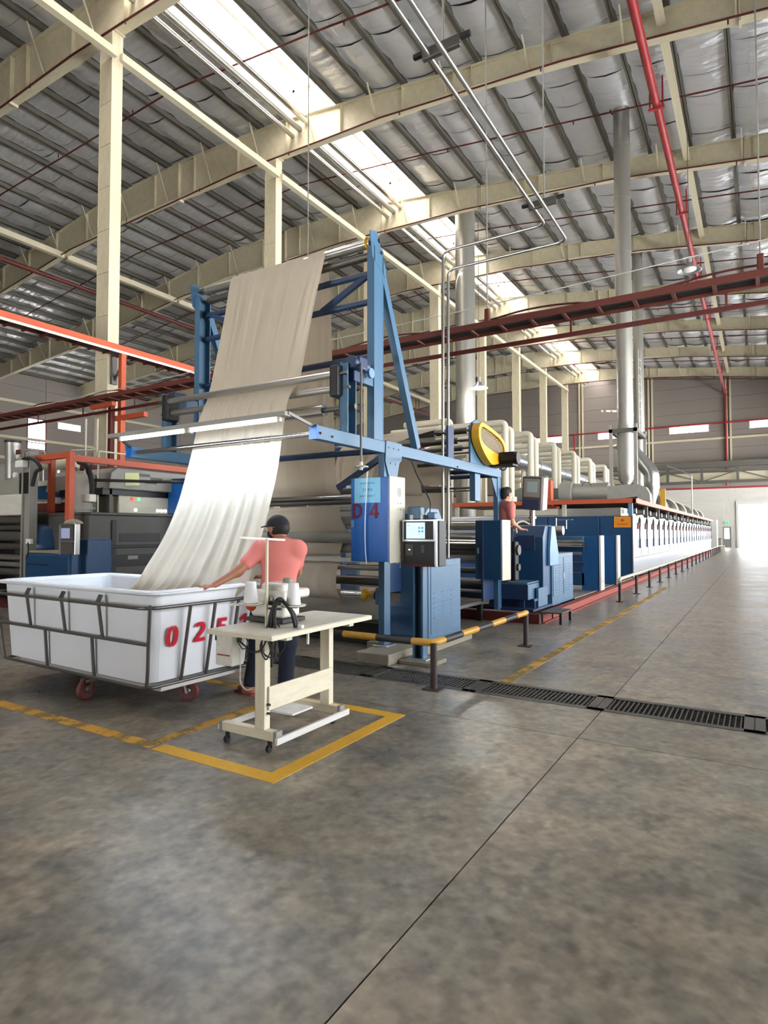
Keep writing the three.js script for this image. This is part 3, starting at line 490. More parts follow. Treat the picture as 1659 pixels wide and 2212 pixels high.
  // second passage of cloth inside the machine
  const g = thing('fabric_loop', 'beige cloth passing over the inner rollers behind the blue beam', 'fabric');
  const A = (l, r, zl, zr, a) => [atZ(l[0], l[1], zl), atZ(r[0], r[1], zr), a];
  part('cloth', web([A([722, 1045], [800, 1045], -7.4, -7.3, 0.02), A([728, 990], [826, 975], -7.6, -7.6, 0.03), A([745, 962], [885, 945], -8.0, -8.0, 0.02), A([780, 945], [940, 928], -8.4, -8.4, 0.005), A([790, 944], [942, 926], -8.5, -8.5, 0), A([790, 960], [940, 955], -8.6, -8.6, 0)], 50, 5, [[0.1, 0.05, 0.8], [0.25, 0.05, 1], [0.42, 0.05, 0.8], [0.6, 0.05, 1], [0.8, 0.05, 0.8]], 41), M.fabric, g);
  part('cloth', web([A([800, 985], [898, 985], -8.6, -8.6, 0), A([800, 1030], [905, 1030], -8.65, -8.65, 0.01), A([800, 1068], [912, 1066], -8.7, -8.7, 0.01), A([800, 1072], [912, 1070], -8.9, -8.9, 0)], 30, 5, [[0.5, 0.1, 0.5]], 43), M.fabric, g);
  part('cloth', web([A([840, 1000], [972, 1004], -9.5, -9.5, 0), A([840, 1040], [974, 1045], -9.5, -9.5, 0.008), A([840, 1046], [976, 1050], -9.3, -9.3, 0)], 30, 5, [[0.5, 0.1, 0.5], [0.8, .1, .4]], 45), M.fabric, g);
  part('cloth', web([A([840, 1066], [976, 1064], -9.3, -9.3, 0), A([840, 1100], [977, 1098], -9.35, -9.35, 0.008), A([840, 1134], [974, 1130], -9.4, -9.4, 0), A([840, 1140], [974, 1136], -9.6, -9.6, 0)], 30, 5, [[0.5, 0.1, 0.5], [0.8, .1, .4]], 47), M.fabric, g);
  const rb = thing('inner_roller_set', 'dark guide rollers behind the blue beam', 'rollers');
  for (const [px, py, z, r, m] of [[940, 937, -8.45, 0.05, M.darksteel], [970, 1001, -9.45, 0.04, M.darksteel], [960, 1056, -9.35, 0.045, M.darksteel], [960, 1062, -9.5, 0.03, M.black], [1010, 930, -9.8, 0.055, M.darksteel], [990, 952, -9.7, 0.055, M.darksteel], [1000, 968, -9.6, 0.05, M.tube], [980, 980, -9.3, 0.04, M.tube]]) { const p = atZ(px, py, z); part('roller', rod(V3(FL + 0.1, p.y, z), V3(p.x, p.y, z), r, 14), m, rb); part('journal', rod(V3(p.x, p.y, z), V3(FR - 0.1, p.y, z), r * 0.4, 8), M.tube, rb); }
  for (const X of [FR - 0.1, FL + 0.1]) { part('bearing_plate', span(X - 0.02, X + 0.02, 2.62, 3.25, -9.85, -9.2), M.navy, rb); part('bearing_plate', span(X - 0.02, X + 0.02, 2.62, 3.12, -8.55, -8.35), M.navy, rb); part('bearing_plate', span(X - 0.02, X + 0.02, 2.1, 2.46, -9.55, -9.25), M.navy, rb); }
}
// ---- fluorescent fixture in front of the web
{
  const z = -4.62, y = 2.62, x0 = -6.72, x1 = -3.92;
  const t = thing('tube_light_fixture', 'long twin fluorescent batten glowing in front of the hanging cloth', 'light');
  part('housing', [rspan(x0, x1, y + 0.025, y + 0.075, z - 0.045, z + 0.045)], M.grey, t);
  part('reflector', [bar(V3(x0 + 0.1, y + 0.05, z - 0.06), V3(x1 - 0.05, y + 0.05, z - 0.06), 0.07, 0.006)], M.white, t);
  const glow = std('#ffffff', 0.4, 0, { emissive: new THREE.Color().setRGB(0.9, 0.97, 1.0), emissiveIntensity: 14 });
  for (const [a, b] of [[x0 + 0.22, -5.38], [-5.3, x1 - 0.12]]) {
    part('fluorescent_tube', rod(V3(a, y, z), V3(b, y, z), 0.016, 12), glow, t);
    part('lamp_holder', [rspan(a - 0.03, a + 0.005, y - 0.02, y + 0.035, z - 0.02, z + 0.02, 0.004), rspan(b - 0.005, b + 0.03, y - 0.02, y + 0.035, z - 0.02, z + 0.02, 0.004)], M.white, t);
    const l = new THREE.RectAreaLight(new THREE.Color().setRGB(0.60, 0.78, 1.0), 135, b - a, 0.04); l.position.set((a + b) / 2, y - 0.02, z - 0.005); l.lookAt((a + b) / 2, y - 1, z - 0.22); scene.add(l); l.name = 'tube_light_source';
  }
  part('carrier_rod', bar(V3(x1 + 0.0, y + 0.06, z), V3(FR - 0.05, 2.6, -5.08), 0.02, 0.03), M.tube, t); part('carrier_rod', bar(V3(x0 + 0.1, y + 0.06, z), V3(FL + 0.05, 2.6, -5.08), 0.02, 0.03), M.tube, t);
}

// ================================================================ FOREGROUND: trolley, sewing table
{
  // tub trolley; local axes: x along its length, origin under the tub's middle
  const t = thing('fabric_trolley', 'large white plastic tub trolley in a grey tube cage numbered 0251', 'trolley', null, [-5.38, 0, -3.9]);
  t.rotation.y = -0.035;
  const hb = 0.25, hr = 1.02, bx = 1.14, bz = 0.56, rx = 1.245, rz = 0.62;   // half sizes at the bottom and at the rim
  const ring = (hx, hz, y, r, n = 5) => { const P = []; for (const [sx, sz, a0] of [[1, 1, 0], [-1, 1, 1], [-1, -1, 2], [1, -1, 3]]) for (let k = 0; k <= n; k++) { const a = (a0 + k / n) * Math.PI / 2; P.push(V3(sx * (hx - r) + Math.cos(a) * r, y, sz * (hz - r) + Math.sin(a) * r)); } return P; };
  const skin = (rings) => { const m = rings[0].length; return grid(m, rings.length - 1, (u, v) => rings[Math.round(v * (rings.length - 1))][Math.round(u * m) % m], (u, v) => [u * 8, v * 2]); };
  part('tub', [skin([ring(bx - 0.1, bz - 0.1, hb, 0.1), ring(bx, bz, hb + 0.02, 0.1), ring(rx - 0.03, rz - 0.03, hr - 0.03, 0.1), ring(rx + 0.03, rz + 0.03, hr - 0.025, 0.1), ring(rx + 0.035, rz + 0.035, hr, 0.1), ring(rx - 0.03, rz - 0.03, hr + 0.012, 0.09), ring(rx - 0.05, rz - 0.05, hr - 0.03, 0.09), ring(bx - 0.03, bz - 0.03, hb + 0.05, 0.08), ring(0.1, 0.1, hb + 0.05, 0.05)]), T(box(2 * bx - 0.1, 0.02, 2 * bz - 0.1), 0, hb + 0.02, 0)], M.tub, t);
  const R = 0.015, G = 0.022;
  const fx = (y) => mixn(bx, rx, (y - hb) / (hr - hb)) + G, fz = (y) => mixn(bz, rz, (y - hb) / (hr - hb)) + G;
  const loop = (y, gx = 0, r = 0.08) => { const P = ring(fx(y) + gx, fz(y) + gx, y, r, 4); P.push(P[0].clone(), P[1].clone()); return sweep(P, R, 8); };
  part('top_rail', loop(0.90, 0.045, 0.12), M.tube, t); part('mid_rail', [rod(V3(-fx(0.6), 0.6, fz(0.6)), V3(fx(0.6), 0.6, fz(0.6)), R, 8), rod(V3(-fx(0.6), 0.6, -fz(0.6)), V3(fx(0.6), 0.6, -fz(0.6)), R, 8)], M.tube, t); part('bottom_rail', loop(0.24, 0.005, 0.08), M.tube, t);
  for (const sz of [1, -1]) {
    for (const u of [-0.52, 0.0, 0.5]) { const x = u * 1.16; part('upright', [rod(V3(x, 0.6, sz * fz(0.6)), V3(x, 0.9, sz * (fz(0.9) + 0.02)), R, 8), bar(V3(x, 0.9, sz * (fz(0.9) + 0.03)), V3(x, 0.97, sz * (rz + 0.01)), 0.04, 0.02)], M.tube, t); }
    for (const u of [-0.3, 0.36]) { const x = u * 1.16; part('upright', rod(V3(x, 0.24, sz * fz(0.24)), V3(x, 0.6, sz * fz(0.6)), R, 8), M.tube, t); }
    for (const sx of [1, -1]) part('corner_post', sweep(curve([V3(sx * (fx(0.24) - 0.06), 0.24, sz * fz(0.24)), V3(sx * (fx(0.27) - 0.015), 0.25, sz * fz(0.27)), V3(sx * fx(0.34), 0.34, sz * fz(0.34)), V3(sx * fx(0.6), 0.6, sz * fz(0.6)), V3(sx * (fx(0.9) + 0.02), 0.92, sz * (fz(0.9) + 0.01))], 16), R, 8), M.tube, t);
  }
  for (const sx of [1, -1]) for (const u of [-0.52, -0.03, 0.45]) { const z = u * 0.56; part('upright', rod(V3(sx * fx(0.24), 0.24, z), V3(sx * (fx(0.9) + 0.03), 0.9, z), R, 8), M.tube, t); }
  part('base_board', rbox(2 * bx, 0.045, 2 * bz - 0.22, 0.02, 0.21, 0, 0.01), M.whiteblock, t);
  // stencilled number on the end of the tub
  const face = new THREE.Vector3(rx - bx, 0, 0); const lean = Math.atan2(rx - bx, hr - hb);
  const num = (ch, z, y, h) => {
    const tex = canvasTex(128, 192, (g) => { g.clearRect(0, 0, 128, 192); g.fillStyle = '#c8102e'; g.filter = 'none'; g.font = 'bold 190px sans-serif'; g.textAlign = 'center'; g.textBaseline = 'middle'; g.shadowColor = 'rgba(205,30,60,0.85)'; g.shadowBlur = 12; g.fillText(ch, 64, 100); if (ch === '0') { g.shadowBlur = 0; g.clearRect(58, 0, 8, 60); g.clearRect(58, 140, 8, 60); } });
    const m = new THREE.MeshStandardMaterial({ map: tex, transparent: true, roughness: 0.8, alphaTest: 0 });
    const p = part('stencil_digit', new THREE.PlaneGeometry(h * 0.667, h), m, t, 'red stencilled digit ' + ch); p.rotation.set(0, Math.PI / 2, 0); p.rotation.order = 'YXZ'; p.rotation.x = -lean * -1; p.rotation.set(lean, Math.PI / 2, 0, 'YXZ');
    p.position.set(mixn(bx, rx, (y - hb) / (hr - hb)) + 0.006, y, z);
  };
  num('0', 0.37, 0.64, 0.24); num('2', 0.08, 0.64, 0.24); num('5', -0.17, 0.65, 0.24); num('1', -0.43, 0.66, 0.24);
  const caster = (x, z, a) => {
    const c = part('caster_fork', [rspan(x - 0.05, x + 0.05, 0.16, 0.18, z - 0.05, z + 0.05, 0.004), ...[-1, 1].map((s) => bar(V3(x + s * 0.035 * Math.sin(a + 1.57), 0.17, z + s * 0.035 * Math.cos(a + 1.57)), V3(x + 0.03 * Math.sin(a) + s * 0.035 * Math.sin(a + 1.57), 0.075, z + 0.03 * Math.cos(a) + s * 0.035 * Math.cos(a + 1.57)), 0.035, 0.006))], M.grey, t);
    const wx = x + 0.03 * Math.sin(a), wz = z + 0.03 * Math.cos(a);
    const g = lathe([[0, -0.02], [0.05, -0.02], [0.052, -0.024], [0.088, -0.024], [0.095, -0.015], [0.095, 0.015], [0.088, 0.024], [0.052, 0.024], [0.05, 0.02], [0, 0.02]], 24).rotateZ(Math.PI / 2).rotateY(a);
    part('caster_wheel', T(g, wx, 0.096, wz), M.casterred, t, 'red caster wheel'); part('hub', T(lathe([[0, -0.028], [0.03, -0.028], [0.03, 0.028], [0, 0.028]], 14).rotateZ(Math.PI / 2).rotateY(a), wx, 0.096, wz), M.galv, t);
  };
  caster(0.2, 0.5, 0.25); caster(0.98, 0.05, 1.9); caster(-0.98, -0.05, 1.4); caster(0.15, -0.5, 0.4);
  part('axle_bracket', [rspan(0.92, 1.04, 0.17, 0.19, -0.02, 0.12, 0.004)], M.galv, t);
}
{
  // sewing table: long axis along z
  const H = 0.845, t = thing('sewing_table', 'cream steel sewing table on small casters inside the yellow outline', 'table', null, [0, 0, 0]);
  const xf = -2.955, zn = -3.23, zf = -3.97;   // pedestal x, near and far pedestal z
  part('table_top', rspan(-3.235, -2.665, H - 0.03, H, -4.16, -2.995, 0.006), M.tablewhite, t);
  part('edge_band', rspan(-3.245, -2.655, H - 0.036, H - 0.004, -4.17, -2.985, 0.004), M.tablecream, t);
  for (const z of [zn, zf]) {
    part('pedestal', [rspan(xf - 0.045, xf + 0.045, 0.15, H - 0.06, z - 0.03, z + 0.03, 0.006)], M.tablecream, t);
    part('pedestal_slot', [0.25, 0.42, 0.58].map((y) => span(xf - 0.052, xf - 0.02, y, y + 0.1, z - 0.02, z + 0.02)), M.greydark, t);
    part('top_rail', rspan(xf - 0.26, xf + 0.24, H - 0.07, H - 0.037, z - 0.03, z + 0.03, 0.004), M.tablecream, t);
    part('foot_beam', rspan(xf - 0.36, xf + 0.13, 0.085, 0.15, z - 0.03, z + 0.03, 0.005), M.tablecream, t);
    part('foot_cap', [rspan(xf - 0.385, xf - 0.355, 0.08, 0.155, z - 0.034, z + 0.034, 0.006), rspan(xf + 0.125, xf + 0.155, 0.08, 0.155, z - 0.034, z + 0.034, 0.006)], M.grey, t);
    for (const x of [xf - 0.33, xf + 0.07]) { part('caster', [rspan(x - 0.012, x + 0.012, 0.03, 0.086, z - 0.012, z + 0.012, 0.003), T(lathe([[0, -0.012], [0.023, -0.012], [0.026, -0.006], [0.026, 0.006], [0.023, 0.012], [0, 0.012]], 16).rotateZ(Math.PI / 2), x, 0.026, z + 0.008)], M.rubber, t); }
  }
  part('cross_panel', rspan(xf + 0.046, xf + 0.062, 0.28, 0.44, zf, zn, 0.004), M.tablecream, t);
  part('side_rail', rspan(xf + 0.156, xf + 0.18, 0.075, 0.12, zf - 0.06, zn + 0.05, 0.004), M.white, t);
  part('side_rail', rspan(xf - 0.41, xf - 0.386, 0.08, 0.12, zf - 0.02, zn + 0.02, 0.004), M.white, t);
  part('treadle', rspan(xf - 0.22, xf + 0.02, 0.16, 0.175, zf + 0.2, zn - 0.3, 0.004), M.white, t);
  part('control_box', [rspan(-3.28, -3.12, H - 0.27, H - 0.04, -3.22, -3.1, 0.01)], M.enamel, t, 'small white motor control box hanging under the top');
  part('warning_strip', span(-3.26, -3.14, H - 0.2, H - 0.19, -3.101, -3.097), M.red, t);
  part('switch', [span(-3.125, -3.105, H - 0.1, H - 0.06, -3.18, -3.15), span(-3.285, -3.265, H - 0.1, H - 0.07, -3.13, -3.1)], M.black, t);
  for (const y of [0.24, 0.3]) part('bolt', rod(V3(xf + 0.045, y + 0.02, zn), V3(xf + 0.07, y + 0.02, zn), 0.009, 8), M.black, t);
}
{
  // overlock sewing machine standing on the table
  const H = 0.845, b = thing('sewing_machine', 'white industrial overlock machine with an orange lamp on the table', 'sewing machine', null, [-3.08, H, -3.5]);
  part('base', rbox(0.36, 0.03, 0.26, 0, 0.022, 0, 0.006), M.black, b);
  part('body', [rbox(0.32, 0.20, 0.2, 0, 0.137, 0, 0.03), rbox(0.22, 0.08, 0.18, 0.03, 0.25, -0.01, 0.03)], M.enamel, b);
  part('arm', rbox(0.12, 0.07, 0.26, 0.06, 0.20, -0.14, 0.025), M.enamel, b);
  part('hand_wheel', T(lathe([[0, -0.02], [0.06, -0.02], [0.07, 0], [0.06, 0.02], [0, 0.02]], 20).rotateZ(Math.PI / 2), -0.175, 0.16, 0), M.enamel, b);
  part('motor_lamp', T(lathe([[0, -0.05], [0.035, -0.05], [0.055, -0.02], [0.055, 0.02], [0.03, 0.05], [0, 0.055]], 18).rotateZ(Math.PI / 2), -0.15, 0.13, 0.085), M.amber, b, 'orange domed cover');
  part('looper_cover', rbox(0.13, 0.06, 0.02, 0.08, 0.13, 0.105, 0.008), M.black, b); part('tension_dial', [0.03, 0.07, 0.11].map((x) => rod(V3(x, 0.18, 0.1), V3(x, 0.18, 0.125), 0.012, 10)), M.steel, b);
  part('oil_window', rbox(0.07, 0.05, 0.05, 0.1, 0.3, -0.02, 0.015), M.grey, b);
  const st = thing('thread_stand', 'thin cream upright with thread trays and a guide arm on the sewing table', 'stand', null, [0, 0, 0]);
  const X = -2.95, Z = -3.26;
  part('pole', rod(V3(X, H, Z), V3(X, 1.46, Z), 0.011, 10), M.tablecream, st);
  part('guide_arm', bar(V3(X - 0.24, 1.468, Z + 0.02), V3(X + 0.14, 1.452, Z - 0.02), 0.02, 0.014), M.galv, st);
  part('tray_arm', bar(V3(X - 0.32, 0.984, Z + 0.03), V3(X + 0.18, 0.978, Z - 0.12), 0.025, 0.012), M.enamel, st);
  const cones = [[X - 0.15, 0.99, Z + 0.0], [X + 0.15, 0.985, Z - 0.11]];
  for (const [x, y, z] of cones) part('cone_tray', T(lathe([[0, 0], [0.085, 0], [0.09, 0.012], [0.08, 0.008], [0, 0.008]], 22), x, y, z), M.enamel, st);
  for (const [k, [x, y, z]] of cones.entries()) solo('thread_cone', T(lathe([[0, 0], [0.052, 0], [0.052, 0.01], [0.036, 0.15], [0.03, 0.155], [0.012, 0.155], [0, 0.15]], 22), x, y + 0.009, z), M.cone, k ? 'white thread cone on the tray nearer the drain' : 'white thread cone on the tray nearer the trolley', 'thread cone', 'thread cones on the stand');
  // cables
  const pt = (px_, py_, d) => atD(px_, py_, d);
  const cb = thing('cable_bundle', 'bundle of looped black cables hanging over the sewing machine', 'cables');
  const D = 4.27;
  part('cable', sweep(curve([pt(588, 1400, D + 0.05), pt(582, 1350, D), pt(592, 1310, D), pt(603, 1294, D + 0.03), pt(618, 1306, D), pt(636, 1330, D), pt(642, 1362, D)], 40), 0.015, 8), M.cable, cb);
  part('cable', sweep(curve([pt(585, 1440, D + 0.05), pt(586, 1380, D - 0.02), pt(590, 1320, D - 0.03), pt(598, 1296, D - 0.02), pt(612, 1300, D - 0.02), pt(630, 1325, D - 0.04), pt(638, 1355, D - 0.03)], 40), 0.013, 8), M.cable, cb);
  part('cable', sweep(curve([pt(594, 1420, D - 0.04), pt(596, 1370, D - 0.05), pt(593, 1330, D - 0.05), pt(599, 1300, D - 0.04), pt(608, 1296, D - 0.04)], 30), 0.011, 8), M.cable, cb);
  part('cable', sweep(curve([pt(510, 1378, D + 0.05), pt(530, 1396, D), pt(548, 1409, D - 0.05), pt(565, 1402, D - 0.07), pt(580, 1370, D - 0.05)], 30), 0.006, 8), M.cable, cb);
  part('cable', sweep(curve([pt(590, 1330, D), pt(606, 1360, D), pt(615, 1395, D + 0.02), pt(596, 1420, D), pt(570, 1412, D - 0.06), pt(566, 1385, D - 0.06), pt(578, 1350, D - 0.04)], 40), 0.005, 8), M.cable, cb);
  part('cable', sweep(curve([pt(569, 1375, D - 0.07), pt(562, 1400, D - 0.07), pt(575, 1425, D - 0.06), pt(585, 1400, D - 0.06), pt(580, 1380, D - 0.05)], 30), 0.005, 8), M.cable, cb);
  part('cable', sweep(curve([pt(518, 1400, D + 0.02), pt(519, 1440, D), pt(520, 1475, D), pt(532, 1490, D), pt(545, 1488, D)], 30), 0.004, 8), M.cablegrey, cb);
  part('cable', sweep(curve([pt(513, 1385, D), pt(525, 1402, D), pt(538, 1390, D - 0.03), pt(530, 1375, D), pt(548, 1360, D - 0.05)], 30), 0.004, 8), M.cable, cb);
  const sck = thing('power_socket', 'white plug socket on the cable at the table edge', 'socket'); const sp = pt(649, 1357, D - 0.03);
  part('socket_body', rbox(0.045, 0.05, 0.03, sp.x, sp.y, sp.z, 0.008), M.cone, sck); const tg = pt(665, 1380, D); part('tag', rbox(0.018, 0.075, 0.012, tg.x, tg.y, tg.z, 0.004), M.cone, sck); part('cord', sweep(curve([sp, pt(655, 1362, D), pt(664, 1368, D), pt(665, 1372, D)], 10), 0.003, 6), M.cablegrey, sck);
}

// ================================================================ CABINETS AND CONSOLES
function digits(text, w, h, color, font) { return canvasTex(Math.round(w * 600), Math.round(h * 600), (g, W, H) => { g.clearRect(0, 0, W, H); g.fillStyle = color; g.font = font || `bold ${Math.round(H * 0.95)}px sans-serif`; g.textAlign = 'center'; g.textBaseline = 'middle'; g.fillText(text, W / 2, H * 0.54); }); }
function louvers(x, z0, z1, y0, y1, n, m, rows = 4) { const l = []; for (let i = 0; i < n; i++) for (let k = 0; k < rows; k++) { const y = mixn(y0, y1, i / (n - 1)), a = mixn(z0, z1, (k + 0.12) / rows), b = mixn(z0, z1, (k + 0.88) / rows); const g = rbox(0.014, 0.008, Math.abs(b - a), x + 0.004, y, (a + b) / 2, 0.003); l.push(g); } return l; }
{
  const X0 = -4.11, X1 = -3.60, Z0 = -6.355, Z1 = -5.99, Y0 = 1.17, Y1 = 2.145;
  const c = thing('control_cabinet', 'bright blue wall cabinet marked D4 with a pale blue paper notice', 'cabinet');
  part('body', rspan(X0, X1, Y0, Y1, Z0, Z1, 0.008), M.bluedeep, c);
  const d = part('side_door', rspan(X1 - 0.002, X1 + 0.02, Y0 - 0.015, Y1 + 0.01, Z0, Z1 - 0.012, 0.006), M.beige, c, 'cream side door with vent slots');
  const v = []; for (let k = 0; k < 11; k++) { const a = (k - 5) / 5.5, w = 0.05 * Math.sqrt(1 - a * a); v.push(span(X1 + 0.018, X1 + 0.022, Y1 - 0.17 + a * 0.055 - 0.002, Y1 - 0.17 + a * 0.055 + 0.002, Z0 + 0.14 - w, Z0 + 0.14 + w)); }
  part('vent', v, M.black, d); part('lock', [[-0.09, -0.3], [-0.15, -0.3], [-0.09, -0.37], [-0.15, -0.37]].map(([dz, dy]) => rod(V3(X1 + 0.018, Y1 + dy, Z0 + 0.26 + dz), V3(X1 + 0.023, Y1 + dy, Z0 + 0.26 + dz), 0.006, 8)), M.black, d);
  const red = '#66102c';
  for (const [ch, x] of [['D', X0 + 0.09], ['4', X0 + 0.33]]) { const p = part('painted_letter', new THREE.PlaneGeometry(0.19, 0.26), new THREE.MeshStandardMaterial({ map: digits(ch, 0.19, 0.26, red), transparent: true, roughness: 0.7 }), c, 'dark red painted ' + ch); p.position.set(x, 1.765, Z1 + 0.004); }
  part('name_plate', [span(X0 + 0.005, X0 + 0.045, 1.57, 1.65, Z1, Z1 + 0.003)], M.bluepale, c);
  const tex = canvasTex(360, 280, (g) => { g.fillStyle = '#8fd0ee'; g.fillRect(0, 0, 360, 280); g.fillStyle = '#3a6f92'; g.textAlign = 'center'; g.font = 'bold 26px sans-serif'; g.fillText('IN PRODUCTION', 180, 70); g.strokeStyle = '#3a6f92'; g.lineWidth = 4; const st = (x, l) => { for (const [a, b, c, d] of l) { g.beginPath(); g.moveTo(x + a, 116 + b); g.lineTo(x + c, 116 + d); g.stroke(); } }; st(112, [[16, 0, 16, 32], [4, 8, 28, 8], [6, 19, 26, 19], [2, 32, 30, 32], [8, 0, 3, 10]]); st(148, [[16, 0, 16, 6], [4, 6, 28, 6], [10, 9, 12, 14], [22, 9, 20, 14], [3, 16, 29, 16], [6, 16, 3, 32]]); st(184, [[8, 0, 8, 32], [1, 9, 15, 9], [8, 12, 2, 22], [19, 3, 18, 30], [19, 3, 27, 3], [27, 3, 27, 30], [27, 30, 31, 28]]); st(220, [[12, 0, 5, 12], [5, 12, 26, 11], [22, 6, 28, 14], [7, 18, 25, 18], [7, 18, 7, 32], [25, 18, 25, 32], [7, 32, 25, 32]]); g.font = 'bold 32px sans-serif'; g.fillText('MÁY SẢN XUẤT', 180, 215); });
  const n = part('paper_notice', rbox(0.36, 0.29, 0.004, X0 + 0.235, Y1 - 0.15, Z1 + 0.006, 0.001), std('#ffffff', 0.7, 0, { map: tex }), c, 'pale blue printed paper');
  { const p = n.geometry.attributes.position, uv = n.geometry.attributes.uv; for (let i = 0; i < p.count; i++) uv.setXY(i, (p.getX(i) - X0 - 0.055) / 0.36, (p.getY(i) - (Y1 - 0.295)) / 0.29); }
  part('bracket', rspan(-3.98, -3.88, 1.4, 1.5, -6.37, -6.34), M.blue, c); part('hinge', [rspan(X1 - 0.03, X1 - 0.01, Y0 - 0.03, Y0, Z0 + 0.1, Z0 + 0.13), rod(V3(X1 - 0.02, Y0, Z0 + 0.05), V3(X1 - 0.02, Y0 - 0.08, Z0 + 0.05), 0.008, 8)], M.white, c);
  const cord = solo('hanging_string', sweep(curve([V3(-3.86, 2.21, -5.96), V3(-3.865, 2.0, -5.95), V3(-3.885, 1.6, -5.95), V3(-3.88, 1.3, -5.95), V3(-3.865, 1.14, -5.95)], 20), 0.006, 6), M.cone, 'thin white cord hanging down the front of the D4 cabinet', 'cord');
}
{
  const c = thing('touch_console', 'black and silver operator console with a lit touch screen on a blue stand', 'console', null, [-3.33, 0, -6.33]);
  part('stand', [rspan(-0.11, -0.085, 0.06, 1.12, -0.06, 0.06), rspan(-0.085, 0.03, 0.06, 1.12, -0.05, -0.03), rspan(0.0, 0.03, 0.06, 1.12, -0.06, 0.06)], M.blue, c);
  part('foot_plate', rspan(-0.16, 0.1, 0.045, 0.065, -0.12, 0.12), M.steel, c);
  part('case', rspan(-0.21, 0.21, 1.115, 1.655, -0.1, 0.1, 0.012), M.black, c);
  part('bezel', [rspan(-0.215, 0.215, 1.40, 1.655, 0.095, 0.11, 0.006)], M.ss, c); part('bezel_panel', rspan(-0.19, 0.19, 1.425, 1.635, 0.105, 0.115, 0.004), M.black, c);
  const tex = canvasTex(256, 208, (g) => { g.fillStyle = '#d8f3fb'; g.fillRect(0, 0, 256, 208); g.fillStyle = '#7fb4cc'; g.fillRect(16, 34, 30, 8); g.fillStyle = '#b6dcea'; for (let i = 0; i < 5; i++) g.fillRect(20, 56 + i * 20, 110, 3); g.fillStyle = '#49a2cc'; for (const [x, y] of [[165, 58], [207, 58], [165, 102], [207, 102]]) g.fillRect(x, y, 28, 26); g.fillStyle = '#8cb8ca'; g.fillRect(168, 146, 16, 6); g.fillRect(190, 186, 50, 5); });
  const scr = part('screen', new THREE.PlaneGeometry(0.245, 0.185), std('#0a0a0a', 0.3, 0, { emissive: new THREE.Color('#ffffff'), emissiveMap: tex, emissiveIntensity: 1.0 }), c, 'lit pale blue touch screen'); scr.position.set(-0.035, 1.528, 0.1165);
  part('side_trim', [rspan(0.195, 0.225, 1.115, 1.66, -0.1, 0.1, 0.006)], M.ss, c); part('side_shell', rspan(0.225, 0.24, 1.12, 1.64, -0.12, 0.06, 0.01), M.black, c);
  part('card_reader', [rspan(-0.17, -0.07, 1.24, 1.37, 0.1, 0.112, 0.004), rspan(0.03, 0.07, 1.27, 1.36, 0.1, 0.112, 0.004)], M.greydark, c); part('button_light', span(-0.13, -0.105, 1.30, 1.315, 0.112, 0.114), std('#ffffff', 0.4, 0, { emissive: new THREE.Color('#ffffff'), emissiveIntensity: 1 }), c);
  part('red_strip', rspan(-0.19, 0.17, 1.115, 1.145, 0.1, 0.106, 0.003), M.darkred, c);
  for (const [x, m] of [[-0.14, M.cone], [0.0, M.cone], [0.05, M.black]]) part('knob', rod(V3(x, 1.655, 0.02), V3(x, 1.71, 0.02), 0.022, 12), m, c);
  part('rear_box', [rspan(-0.2, -0.02, 1.655, 1.81, -0.09, 0.02, 0.02), rspan(0.06, 0.16, 1.655, 1.74, -0.08, 0.02, 0.02)], M.blue, c);
  solo('console_cable', sweep(curve([V3(-3.25, 1.72, -6.35), V3(-3.26, 1.85, -6.38), V3(-3.36, 2.0, -6.44), V3(-3.5, 2.2, -6.5), V3(-3.64, 2.38, -6.62), V3(-3.82, 2.44, -6.85)], 30), 0.008, 6), M.cable, 'thin black cable arching from the blue beam down to the touch console', 'cable');
}
{
  // drive housing with louvred side behind the console
  const c = thing('drive_housing', 'blue louvred drive housing with a stepped foot on a concrete plinth', 'machine housing');
  const X1 = -3.62;
  part('body', T(extr([[-8.0, 0.12], [-7.02, 0.12], [-7.02, 1.14], [-8.0, 1.14]], 0.4, 0.006).rotateY(-Math.PI / 2), X1, 0, 0), M.blue, c);
  part('foot', T(extr([[-7.02, 0.12], [-6.75, 0.12], [-6.75, 0.22], [-6.92, 0.55], [-7.02, 0.6]], 0.55).rotateY(-Math.PI / 2), X1 - 0.02, 0, 0), M.bluedark, c);
  part('access_panel', rspan(X1 + 0.004, X1 + 0.012, 0.2, 1.06, -7.95, -7.08, 0.003), M.blue, c);
  part('louvers', louvers(X1 + 0.012, -7.12, -7.9, 0.4, 0.72, 6, M.bluepale, 3), M.bluepale, c);
  part('upper_cowl', [T(extr([[-7.6, 1.14], [-7.1, 1.14], [-7.12, 1.75], [-7.2, 1.82], [-7.5, 1.82], [-7.6, 1.7]], 0.3, 0.01).rotateY(-Math.PI / 2), X1 - 0.1, 0, 0)], M.blue, c);
  const pl = thing('concrete_plinth', 'long low concrete plinth under the blue drive housing', 'concrete block'); part('block', rspan(-4.3, -3.5, 0, 0.12, -8.15, -6.62, 0.012), M.block, pl);
}
solo('concrete_block', rspan(-4.03, -3.58, 0, 0.125, -6.62, -5.97, 0.015), M.block, 'square concrete block under the scaffold post', 'concrete block');
solo('concrete_pad', rspan(-3.56, -3.12, 0, 0.046, -6.52, -6.16, 0.01), M.block, 'thin concrete pad under the touch console stand', 'concrete block');
solo('concrete_block', rspan(-7.15, -6.7, 0, 0.125, -6.62, -5.97, 0.015), M.block, 'square concrete block under the far scaffold leg', 'concrete block');
